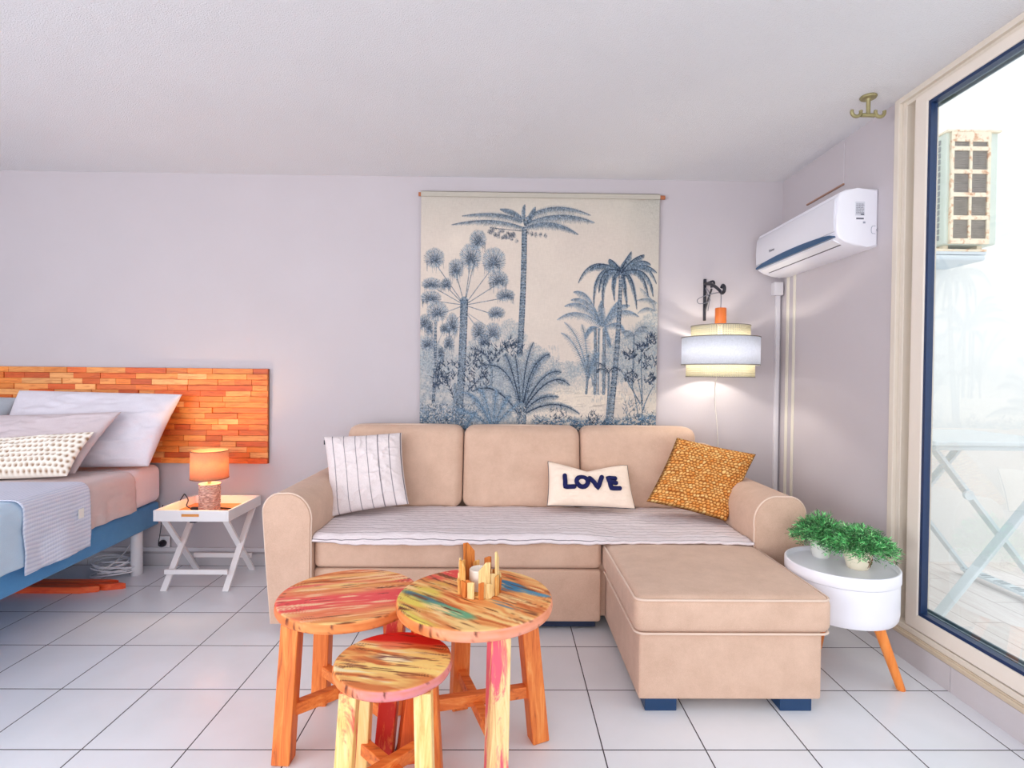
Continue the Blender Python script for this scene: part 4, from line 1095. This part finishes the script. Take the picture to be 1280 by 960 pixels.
for ch_, strokes in LET.items():
    b = BM()
    for stk in strokes:
        dense = []
        for (a, c), (d, e) in zip(stk, stk[1:]):
            for k in range(6): dense.append((a+(d-a)*k/6, c+(e-c)*k/6-.11))
        dense.append((stk[-1][0], stk[-1][1]-.11))
        pts = [tuple(s2(np.array(u), np.array(v), 1, np.array(.002))) for u, v in dense]
        tube(b, pts, .0128, 10)
        for p in (pts[0], pts[-1]): bmesh.ops.create_uvsphere(b, u_segments=10, v_segments=8, radius=.0128, matrix=Matrix.Translation(p))
    finish('letter', b, M_navy, o, smooth=80)

def jute_p(u, v):
    uu = u+.09*(fbm(u*6, v*6, 3, 2)-.5); vv = v+.10*(fbm(u*5+7, v*7, 3, 8)-.5)
    r = (vv+1)/2*27; x = (uu+1)/2*22+.5*(np.floor(r) % 2)+.25*vnoise(np.floor(r)*1.3, r*0, 4)
    return np.abs(np.sin(r*PI))**.7*np.abs(np.sin(x*PI))**.6, np.floor(r), np.floor(x)
def jute_d(u, v): return .006*jute_p(u, v)[0]+.002*(fbm(u*40, v*40, 2, 4)-.5)
def jute_c(u, v):
    a, i, j = jute_p(u, v); q = vnoise(i*1.7+.5, j*2.3+.5, 3); n_ = fbm(u*26, v*26, 3, 9)
    k = np.clip(a*1.3+n_*.5-.30, 0, 1)[..., None]; q = q[..., None]
    hi = np.array([254, 222, 150.])*q+np.array([232, 148, 66.])*(1-q)
    c = np.array([140, 70, 22.])*(1-k)+hi*k
    e = np.clip((np.maximum(abs(u), abs(v))-.94)/.04, 0, 1)[..., None]
    return c*(1-e*.3)
o, _ = pillow('woven_jute_cushion', c4((846, 547), 3.02, (945, 568), 2.98, (908, 652), 2.76, (808, 627), 2.90), .13, vcol('jute', .85, .4, 300, .2), n=190, pinch=.045, wr=.008, seed=23, exp=.4, dispfn=jute_d, colfn=jute_c)
tag(o, 'square woven orange jute cushion leaning against the right arm of the sofa', 'cushion')

# ------------------------------------------------------------------ wall lamp
wl = thing('pendant_wall_lamp', 'lit pendant lamp with white band and cane shades hanging from a black wall hook', 'lamp', (1.262, 3.394, 1.55))
LX, LY = 1.262, 3.165
b = BM(); bx(b, (1.240, D-.010, 1.560), (1.258, D, 1.822), .003)
arm_ = [(1.249, D-.008, 1.79), (1.250, D-.05, 1.785), (1.255, D-.12, 1.765), (1.260, D-.20, 1.725), (1.264, D-.235, 1.700), (1.266, D-.262, 1.704), (1.266, D-.268, 1.728), (1.264, D-.250, 1.742), (1.262, D-.236, 1.730)]
tube(b, spline(arm_, 8), [.009]*60+[.011]*(8*8+1-60), 10) if False else tube(b, spline(arm_, 8), .0095, 10)
tube(b, spline([(1.249, D-.008, 1.62), (1.252, D-.05, 1.68), (1.256, D-.10, 1.745)], 6), .006, 8)
tube(b, spline([(1.252, D-.05, 1.79), (1.285, D-.05, 1.80), (1.290, D-.045, 1.775), (1.270, D-.05, 1.765)], 6), .007, 8)
finish('hook', b, M_black, wl, smooth=60)
b = BM(); pts = [(LX, LY, 1.60), (LX, LY, 1.69), (LX-.01, LY+.02, 1.705), (LX-.05, LY+.10, 1.70), (LX-.09, LY+.13, 1.68), (LX-.075, LY+.14, 1.655), (LX-.02, LY+.12, 1.67), (LX-.03, LY+.14, 1.72), (LX-.02, LY+.19, 1.76), (LX+.01, LY+.2, 1.72), (LX+.0, LY+.20, 1.62), (LX-.02, LY+.215, 1.5), (LX-.02, LY+.222, 1.2)]
tube(b, spline(pts[:11], 8), .0026, 6); finish('cord', b, plain('grey_cord', (120, 122, 134), .6), wl)
b = BM(); cpt = [(LX, LY+.01, 1.25), (1.290, 3.30, 1.17), (at(894, 495, y=3.385).x, 3.384, 1.05), (at(897, 535, y=3.385).x, 3.386, .86), (at(899, 560, y=3.385).x, 3.386, .6)]
tube(b, spline(cpt, 8), .0030, 6); finish('cord', b, plain('white_cord', (236, 232, 226), .6), wl)
b = BM(); lathe(b, [(0, 1.515), (.031, 1.515), (.032, 1.52), (.032, 1.608), (.030, 1.612), (0, 1.612)], (LX, LY, 0), 32); finish('lamp_holder', b, wood('orange_beech', [(212, 98, 36), (238, 134, 60)], 'z', 1, .4), wl, smooth=40)
def shade(r, z0, z1, mat, nm):
    b = BM(); lathe(b, [(r, z0), (r, z1)], (LX, LY, 0), 80, uv=True); o = finish(nm, b, mat, wl, smooth=180)
    m = o.modifiers.new('t', 'SOLIDIFY'); m.thickness = .0015; return o
M_cane = translucent('yellow_cane', (242, 235, 204), tr=.25, holes=(80, 6))
M_cane2 = translucent('yellow_cane_low', (242, 235, 204), tr=.25, holes=(92, 6))
s_up = shade(.164, 1.43, 1.505, M_cane, 'upper_cane_shade'); s_mid = shade(.217, 1.276, 1.440, translucent('white_linen_shade', (232, 236, 246), tr=.42), 'linen_shade'); s_lo = shade(.190, 1.206, 1.282, M_cane2, 'lower_cane_shade')
for par, r, zs in ((s_up, .164, (1.505,)), (s_mid, .2175, (1.278, 1.438)), (s_lo, .190, (1.208,))):
    b = BM()
    for z in zs: tube(b, [(LX+r*math.cos(2*PI*k/72), LY+r*math.sin(2*PI*k/72), z) for k in range(72)], .0028, 6, closed=True)
    if par is s_up:
        for k in range(3): a = 2*PI*k/3+.4; tube(b, [(LX, LY, 1.515), (LX+r*math.cos(a), LY+r*math.sin(a), 1.503)], .0016, 5)
    finish('rim', b, plain('grey_rim', (130, 124, 116), .7), par)
for k in range(3):
    a = 2*PI*k/3+.4
    for (ra, rb, z) in ((.164, .217, 1.436), (.190, .217, 1.279)): b = BM(); tube(b, [(LX+ra*math.cos(a), LY+ra*math.sin(a), z), (LX+rb*math.cos(a), LY+rb*math.sin(a), z)], .0016, 5); finish('spacer', b, plain('grey_rim', (130, 124, 116), .7), wl)
b = BM(); lathe(b, [(0, 1.515), (.013, 1.512), (.014, 1.46), (.028, 1.42), (.03, 1.39), (.02, 1.362), (0, 1.354)], (LX, LY, 0), 28); finish('bulb', b, emit('white_bulb', (255, 240, 215), 3), wl, smooth=180)
lamp('wall_lamp_light', (LX, LY, 1.33), (1, .93, .82), 5.5, .03)

# ------------------------------------------------------------------ three reclaimed wood stools
def top_colors(kind):
    def f(x, y, side):
        n = 1
        if kind == 'A': ang = math.radians(14); seed = 31
        elif kind == 'B': ang = math.radians(-38); seed = 41
        else: ang = math.radians(-10); seed = 51
        u = x*math.cos(ang)+y*math.sin(ang); v = -x*math.sin(ang)+y*math.cos(ang)
        w = fbm(u*8, v*8, 3, seed)*.8
        g = fbm(u*5+w*.6, v*55+w*3, 5, seed+1); g2 = fbm(u*9, v*110, 3, seed+2)
        def mixc(c, d, m): m = np.clip(m, 0, 1)[..., None]; return c*(1-m)+np.array(d, float)*m
        c = np.zeros(x.shape+(3,))+np.array([238, 160, 92.])
        c = mixc(c, (250, 206, 134), (g-.5)*6); c = mixc(c, (206, 104, 48), (.45-g)*7)
        k = (fbm(u*4, v*16, 4, seed+5)-.5)
        wn = np.clip((fbm(u*7, v*60, 4, seed+8)-.30)*3.2, 0, 1)       # worn along the grain
        if kind == 'A':
            c = mixc(c, (240, 126, 88), (fbm(u*4, v*9, 3, seed+6)-.40)*4)
            c = mixc(c, (240, 84, 84), (1-abs(v+.055+k*.10)/.066)*2.0*(.5+.6*wn))
            c = mixc(c, (236, 92, 82), (1-abs(v-.10+k*.08)/.035)*1.4*wn)
            c = mixc(c, (252, 200, 156), (g2-.58)*7)
        elif kind == 'B':
            c = mixc(c, (236, 78, 74), (1-np.hypot((x+.07)/.15, (y-.185)/.085)+k*2)*3*(.4+.6*wn))
            c = mixc(c, (232, 208, 92), (1-np.hypot((x+.16)/.10, (y+.03)/.17)+k*2.4)*2.6*(.35+.65*wn))
            c = mixc(c, (80, 120, 134), (1-np.hypot((u+.075)/.115, (v+.105)/.032)+k*2.0)*2.4*wn)
            c = mixc(c, (104, 168, 128), (1-np.hypot((u-.03)/.10, (v+.135)/.040)+k*2)*2.2*wn)
            c = mixc(c, (52, 126, 170), (1-np.hypot((u-.035)/.10, (v-.155)/.040)+k*3.2)*3*wn)
            c = mixc(c, (84, 146, 176), (1-np.hypot((u-.150)/.06, (v-.135)/.018)+k*3)*3*wn)
            c = mixc(c, (92, 134, 162), (1-np.hypot((u-.10)/.075, (v-.00)/.014)+k*3)*3*wn)
            c = mixc(c, (124, 66, 34), (.37-fbm(u*9+9, v*75, 4, seed+12))*7)
            c = mixc(c, (250, 212, 150), (fbm(u*8+3, v*60, 4, seed+14)-.58)*7)
        else:
            c = mixc(c, (250, 214, 128), (g-.42)*6); c = mixc(c, (150, 92, 60), (.42-fbm(u*13, v*70, 4, seed+9))*9)
            c = mixc(c, (132, 86, 78), (1-np.hypot((x+.02)/.09, (y+.0)/.022)+k*3)*1.6*wn)
            c = mixc(c, (246, 226, 176), (fbm(u*10, v*75, 3, seed+10)-.58)*9); c = mixc(c, (214, 122, 66), (fbm(u*5, v*20, 4, seed+13)-.50)*5)
            c = mixc(c, (216, 34, 26), (y*.93+x*.18-.062+k*.06)*40)
            c = mixc(c, (240, 130, 90), (1-np.hypot((x+.02)/.05, (y-.08)/.03)+k*3)*1.5)
        c = mixc(c, (104, 50, 26), (.30-g2)*9)
        return c
    return f
def stool(nm, label, kind, C, R, H_, th, legs, legw, inset, paints, ang=0):
    st = thing(nm, label, 'stool', (C[0], C[1], 0), group=None)
    f = top_colors(kind)
    # top disc as one mesh: polar grid, rounded rim
    prof = [(r, 0.) for r in np.linspace(0, R-.008, 84)]+[(R-.005, -.001), (R-.002, -.004), (R, -.009), (R+.001, -.02), (R, -th+.008), (R-.003, -th+.002), (R-.008, -th), (R*.5, -th), (0, -th)]
    ns_ = 200; th_ = np.linspace(0, 2*PI, ns_, endpoint=False)
    rr_ = np.array([p[0] for p in prof]); zz_ = np.array([p[1] for p in prof])
    wob = 1+.006*(fbm(np.cos(th_)*2+5, np.sin(th_)*2+5, 3, 3)-.5)*2
    P = np.zeros((ns_, len(prof), 3)); X = np.cos(th_)[:, None]*rr_[None]*wob[:, None]; Y = np.sin(th_)[:, None]*rr_[None]*wob[:, None]
    P[..., 0] = X+C[0]; P[..., 1] = Y+C[1]
    g = fbm(X*30, Y*30, 3, 5)
    P[..., 2] = H_+zz_[None]-.0008*g*(zz_[None] == 0)
    c = f(X, Y, 0)
    rim = (np.arange(len(prof)) > 84)
    a2 = np.degrees(th_)[:, None]+0*rr_[None]; gr = fbm(a2*.06, zz_[None]*240+a2*.02, 4, 7)[..., None]
    cr = np.array([206, 102, 44.])*(1-gr)+np.array([250, 176, 112.])*gr
    pinkm = np.clip(np.cos(th_-math.radians(-55 if kind != 'A' else -200))*1.6-.3, 0, 1)[:, None, None]*.75*(.4+gr)
    rimtone = None; pc = {'A': (226, 110, 80), 'B': (246, 168, 150), 'C': (222, 140, 168)}[kind]
    cr = cr*(1-pinkm)+np.array(pc, float)*pinkm
    crk = np.clip((.31-fbm(a2*.35, zz_[None]*30, 3, 9))*8, 0, 1)[..., None]; cr = cr*(1-crk)+np.array([96, 44, 30.])*crk
    c = np.where(rim[None, :, None], cr, c)
    grid_obj('seat', P, vcol('stool_top', .55, .3, 140, .3), st, c, True, closed_u=True)
    tops = []
    for i, (tx, ty, bx_, by_) in enumerate(legs):
        p0 = Vector((C[0]+bx_, C[1]+by_, 0)); p1 = Vector((C[0]+tx, C[1]+ty, H_-th-.0005)); tops.append((p0, p1))
        b = BM(); d = math.radians(ang); bar(b, p0, p1, legw, legw, .004, up=(math.cos(d), math.sin(d), 0), taper=1.0)
        for v in b.verts:
            if v.co.z < .02: v.co.z = max(0, v.co.z) if v.co.z < .0 else v.co.z
            v.co.z = min(v.co.z, H_-th)
        finish('leg', b, paints[i % len(paints)], st)
    for k, (i, j, z) in enumerate(((0, 2, .148), (1, 3, .128)) if kind != 'C' else ((0, 2, .122), (1, 3, .102))):
        def P_(a, z): t_ = z/(H_-th); return a[0].lerp(a[1], t_)
        z = z*H_/.45
        pa, pb = P_(tops[i], z), P_(tops[j], z)
        b = BM(); bar(b, pa, pb, .030, .038, .003); finish('stretcher', b, paints[-1], st)
    return st
O1 = [(130, 62, 30), (218, 112, 48), (236, 136, 62), (248, 178, 104)]; O2 = [(120, 46, 20), (208, 88, 36), (226, 108, 46), (242, 146, 76)]
Y1 = [(190, 122, 58), (244, 200, 122), (250, 218, 150), (252, 232, 180)]
w_or = wood('stool_orange', O1, 'z', 1, .5, seed=1); w_or2 = wood('stool_dark_orange', O2, 'z', 1, .5, seed=4)
w_red = wood('stool_red', O1, 'z', 1, .5, paint=(200, 34, 16), pthr=.46, seed=2)
w_yr = wood('stool_yellow_red', Y1, 'z', 1, .5, paint=(230, 84, 76), pthr=.5, seed=3)
w_y = wood('stool_yellow', Y1, 'z', 1, .5, seed=6)
w_pk = wood('stool_pink_cream', [(206, 120, 66), (248, 214, 150), (252, 232, 184)], 'z', 1, .5, paint=(232, 96, 116), pthr=.52, seed=8)
w_st = wood('stretcher_orange', O1, 'x', 1, .5, seed=3)
# A: back left, B: tallest with the candle, C: lowest in front
s = .135
stool('reclaimed_wood_stool', 'round reclaimed wood stool with pink and orange washed top, left of the trio', 'A', (-.524, 1.842), .234, .455, .034,
      [(-s*1.02, -s*1.02, -.152, -.172), (-s*.92, s*.96, -s*1.03, .130), (s*.9, s*.7, .150, .075), (.180, -.085, .158, -.17)], .056, .03, [w_or, w_or, w_or2, w_red, w_st])
r = .205; A18 = math.radians(18)
def rp(r, a): return (r*math.cos(a), r*math.sin(a))
L4 = []
for a in (A18, A18+PI/2, A18+PI, A18-PI/2):
    t_, b_ = rp(.165, a), rp(.218, a); L4.append((t_[0], t_[1], b_[0], b_[1]))
L4[0] = (.165, .05, .212, .03); 
L4[3] = (.080, -.165, .074, -.215)
stool('reclaimed_wood_stool', 'tallest round reclaimed wood stool with blue and yellow paint traces, holding the candle holder', 'B', (-.090, 1.745), .250, .490, .036, L4, .058, .03, [w_or, w_or, w_or2, w_pk, w_st], 18)
stool('reclaimed_wood_stool', 'lowest round reclaimed wood stool with red edge, in front of the other two', 'C', (-.305, 1.512), .163, .405, .030,
      [(-.094, -.098, -.112, -.118), (-.098, .085, -.118, .105), (.085, .085, .105, .105), (.098, -.098, .112, -.118)], .046, .03, [w_yr, w_y, w_or, w_y, w_st])

# ------------------------------------------------------------------ candle holder on the tall stool
hx, hy, hz = at(599, 739, z=.49).x, at(599, 739, z=.49).y, .4905
cho = thing('driftwood_candle_holder', 'small candle holder of upright wood splinters standing on the tallest stool', 'candle holder', (hx, hy, hz))
M_dr = wood('driftwood', [(120, 66, 26), (222, 150, 70), (242, 190, 112), (248, 214, 150)], 'z', 2, .7, seed=5); M_dr2 = wood('driftwood_pale', [(190, 140, 80), (244, 210, 144), (250, 228, 176)], 'z', 2, .7, seed=7); M_dr3 = wood('driftwood_dark', [(110, 50, 16), (206, 116, 44), (230, 146, 66)], 'z', 2, .7, seed=9)
rr = random.Random(12)
def splinter(a, R, w, h, sl, m, th=.0028):
    b = BM(); v = [(-w/2, 0), (w/2, 0), (w/2+.001, h*(1-.5*max(0, sl))), (w*.12*(1 if sl < 0 else -1), h), (-w/2, h*(1-.5*max(0, -sl)))]
    A = [b.verts.new((x, -th, z)) for x, z in v]; B = [b.verts.new((x, th, z)) for x, z in v]
    b.faces.new(A[::-1]); b.faces.new(B)
    for i in range(5): b.faces.new([A[i], A[(i+1) % 5], B[(i+1) % 5], B[i]])
    bmesh.ops.bevel(b, geom=b.edges[:], offset=.0007, segments=1, affect='EDGES')
    M = Matrix.Translation((hx, hy, hz))@Matrix.Rotation(a, 4, 'Z')@Matrix.Translation((0, -R, 0))@Matrix.Rotation(rr.uniform(-.02, .07), 4, 'X')
    bmesh.ops.transform(b, matrix=M, verts=b.verts); finish('splinter', b, m, cho)
for a, h, w, m_ in ((.30, .106, .034, M_dr2), (-.98, .104, .027, M_dr), (-1.65, .098, .02, M_dr2), (1.28, .128, .024, M_dr2), (.88, .068, .02, M_dr2), (1.95, .10, .02, M_dr), (2.7, .09, .022, M_dr3), (3.35, .075, .02, M_dr), (3.75, .134, .038, M_dr3), (-2.05, .085, .02, M_dr), (-.50, .052, .022, M_dr3)):
    splinter(a, .061, w*1.1, h*1.08, (-.45 if a in (.30, 3.75) else .4) if h > .09 else .15, m_)
for k in range(14): splinter(2*PI*k/14+.1+rr.uniform(-.08, .08), .0685, rr.uniform(.016, .023), rr.uniform(.044, .066), rr.choice((-1, 1))*.15, (M_dr3, M_dr2, M_dr)[k % 3])
b = BM(); lathe(b, [(0, .001), (.061, .001), (.061, .008), (0, .008)], (hx, hy, hz), 32); finish('base', b, M_dr, cho, smooth=40)
cn = BM(); lathe(cn, [(0, .0), (.031, .0), (.033, .003), (.033, .064), (.030, .067), (.024, .064), (0, .063)], (hx, hy, hz+.0085), 36); tube(cn, [(hx, hy, hz+.070), (hx+.001, hy, hz+.086)], .001, 5)
o = finish('candle', cn, plain('white_wax', (250, 240, 226), .5, var=.02), smooth=40); tag(o, 'thick white candle inside the wooden splinter holder', 'candle')

# ------------------------------------------------------------------ round storage side table with plants
SX, SY = 1.392, 2.205
sd = thing('storage_side_table', 'round white storage table with tray lid and orange wooden legs beside the chaise', 'side table', (SX, SY, 0))
b = BM(); lathe(b, [(0, .248), (.185, .248), (.195, .252), (.201, .262), (.204, .285), (.204, .402), (0, .402)], (SX, SY, 0), 72); finish('body', b, M_plastic, sd, smooth=35)
b = BM(); lathe(b, [(.2, .403), (.2065, .404), (.2075, .407), (.2075, .446), (.205, .450), (.200, .450), (.198, .446), (.196, .432), (.190, .428), (0, .428)], (SX, SY, 0), 72); finish('lid', b, M_plastic, sd, smooth=35)
M_ol = wood('side_table_leg', [(218, 112, 44), (240, 142, 62), (248, 160, 84)], 'z', 1, .4, .4, seed=2)
for tx, ty, fx, fy in ((.078, -.11, 1.546-SX, 2.06-SY), (.0, .09, .015, .175), (-.12, .05, -.155, .09)):
    b = BM(); p0, p1 = Vector((SX+fx, SY+fy, 0)), Vector((SX+tx, SY+ty, .250)); n_ = (p1-p0)
    r_ = lathe(b, [(0, 0), (.0145, 0), (.016, .002), (.022, 1), (0, 1)], seg=24)
    for v in b.verts: z = v.co.z; v.co.x += p0.x+n_.x*z; v.co.y += p0.y+n_.y*z; v.co.z = z*.250 if z > .01 else z
    finish('leg', b, M_ol, sd, smooth=40)
M_leaf = []
t = NT('grass_green'); a_ = t.n('ShaderNodeAttribute', _attribute_name='Col'); t.base(a_.outputs[0]); t.b.inputs['Roughness'].default_value = .5
t.b.inputs['Subsurface Weight'].default_value = .0
M_gr = t.m
def plant(nm, label, cx, cy, z, rp_, hp, mpot, R, Hf, n, seed, lean, decal=False):
    root = thing(nm, label, 'plant', (cx, cy, z)); rr = random.Random(seed)
    b = BM(); lathe(b, [(0, 0), (rp_*.66, 0), (rp_*.72, .004), (rp_*.86, hp*.45), (rp_*.98, hp*.85), (rp_, hp), (rp_*.93, hp), (rp_*.88, hp*.86), (0, hp*.84)], (cx, cy, z), 48); pot = finish('pot', b, mpot, root, smooth=50)
    if decal:
        b = BM()
        for k in range(16):
            a = math.radians(-78+rr.uniform(-2, 42)); h = rr.uniform(.3, .9)*hp; r = rp_*(.72+.28*h/hp*1.02)+.001
            p = Vector((cx+r*math.cos(a), cy+r*math.sin(a), z+h)); bmesh.ops.create_icosphere(b, subdivisions=1, radius=rr.uniform(.002, .0042), matrix=Matrix.Translation(p))
        for k in range(3):
            q = []
            for i in range(8):
                a = math.radians(-72+k*12+6*math.sin(i*.8+k)); h = (.15+.1*i)*hp; r = rp_*(.72+.28*h/hp*1.02)+.001; q.append((cx+r*math.cos(a), cy+r*math.sin(a), z+h))
            tube(b, q, .001, 5)
        finish('floral_decoration', b, plain('brownish_red_print', (150, 96, 70), .6, var=.4, ns=120), pot)
    b = BM(); lay = b.verts.layers.float_color.new('Col')
    for i in range(n):
        a = rr.uniform(0, 2*PI); e = rr.random()
        rad = R*math.sqrt(rr.random())*1.0; ht = Hf*(1-.55*(rad/R)**2)*rr.uniform(.6, 1.05)
        ex = Vector((math.cos(a)*rad+lean[0]*rad*.5, math.sin(a)*rad+lean[1]*rad*.5, ht))
        st = Vector((math.cos(a)*rp_*.5*rr.random(), math.sin(a)*rp_*.5*rr.random(), hp*.82))
        mid = st.lerp(ex, .55)+Vector((0, 0, .03+.02*rr.random()))
        P = [st*(1-t_)**2+mid*2*t_*(1-t_)+ex*t_*t_ for t_ in (0, .25, .5, .75, 1)]
        shade_ = rr.uniform(.45, 1.15)
        for s0 in range(1, 5):
            for q in range(4):
                p = P[s0].lerp(P[s0-1], rr.random()); d = Vector((rr.gauss(0, 1), rr.gauss(0, 1), rr.gauss(.5, .8)))+(P[s0]-P[s0-1]).normalized()*1.2; d.normalize()
                l = rr.uniform(.012, .024); wv = d.cross(Vector((rr.gauss(0, 1), rr.gauss(0, 1), rr.gauss(0, 1)))).normalized()*rr.uniform(.0011, .0019)
                pp = [p-wv*.4, p+wv*.4, p+d*l*.5+wv, p+d*l*.5-wv, p+d*l]
                vs = [b.verts.new(Vector((cx, cy, z))+v) for v in pp]
                k = shade_*rr.uniform(.8, 1.15); g = rr.random()
                c = (np.array([70, 184, 96.])*(1-g)+np.array([168, 236, 158.])*g)*k
                for v in vs: v[lay] = (*linarr(c), 1)
                b.faces.new([vs[0], vs[1], vs[2], vs[3]]); b.faces.new([vs[3], vs[2], vs[4]])
        if i % 3 == 0:
            seg = [b.verts.new(Vector((cx, cy, z))+v+o_) for v in P for o_ in (Vector((-.0006, 0, 0)), Vector((.0006, 0, 0)))]
            for v in seg: v[lay] = (*linarr(np.array([60, 130, 70.])), 1)
            for s0 in range(4): b.faces.new([seg[2*s0], seg[2*s0+1], seg[2*s0+3], seg[2*s0+2]])
    f = finish('foliage', b, M_gr, root, local=False)
    return root
plant('potted_plant', 'bushy green grass plant in a plain white pot, rear one on the round white table', at(1031, 698, z=.43).x, at(1031, 698, z=.43).y+.03, .4285, .046, .085, plain('white_pot', (238, 238, 232), .3), .125, .185, 640, 5, (-.1, .1))
plant('potted_plant', 'trailing green plant in a flower-printed cream pot, front one on the round white table', at(1079, 713, z=.43).x, at(1079, 713, z=.43).y+.035, .4285, .056, .082, plain('cream_pot', (246, 236, 212), .3), .150, .172, 820, 9, (.22, .2), True)

# ------------------------------------------------------------------ light
w = bpy.data.worlds.new('world'); bpy.context.scene.world = w; w.use_nodes = True
nt = w.node_tree; bg = nt.nodes['Background']; bg.inputs[0].default_value = (.97, .97, 1.0, 1); bg.inputs[1].default_value = 1.5
def area(name, loc, rot, sx_, sy_, e, col):
    L = bpy.data.lights.new(name, 'AREA'); L.shape = 'RECTANGLE'; L.size = sx_; L.size_y = sy_; L.energy = e; L.color = col
    o = bpy.data.objects.new(name, L); COL.objects.link(o); o.location = loc; o.rotation_euler = rot; return o
area('fill_light_rear', (-1.2, YR+.03, 1.3), (PI/2, 0, 0), 5.4, 2.2, 82, (.97, .985, 1))  # added fill light out of view; the rear wall has no window
area('fill_light_left', (XL+.03, -1.3, 1.3), (PI/2, 0, -PI/2), 3.2, 2.1, 108, (.97, .985, 1))  # added fill on the windowless left wall, brightens the right wall and door side
sc = bpy.context.scene
sc.view_settings.view_transform = 'Standard'; sc.view_settings.look = 'None'; sc.view_settings.gamma = 1; sc.view_settings.use_curve_mapping = False
sc.view_settings.exposure = .24
sc.cycles.max_bounces = 12; sc.cycles.diffuse_bounces = 6; sc.cycles.transparent_max_bounces = 12
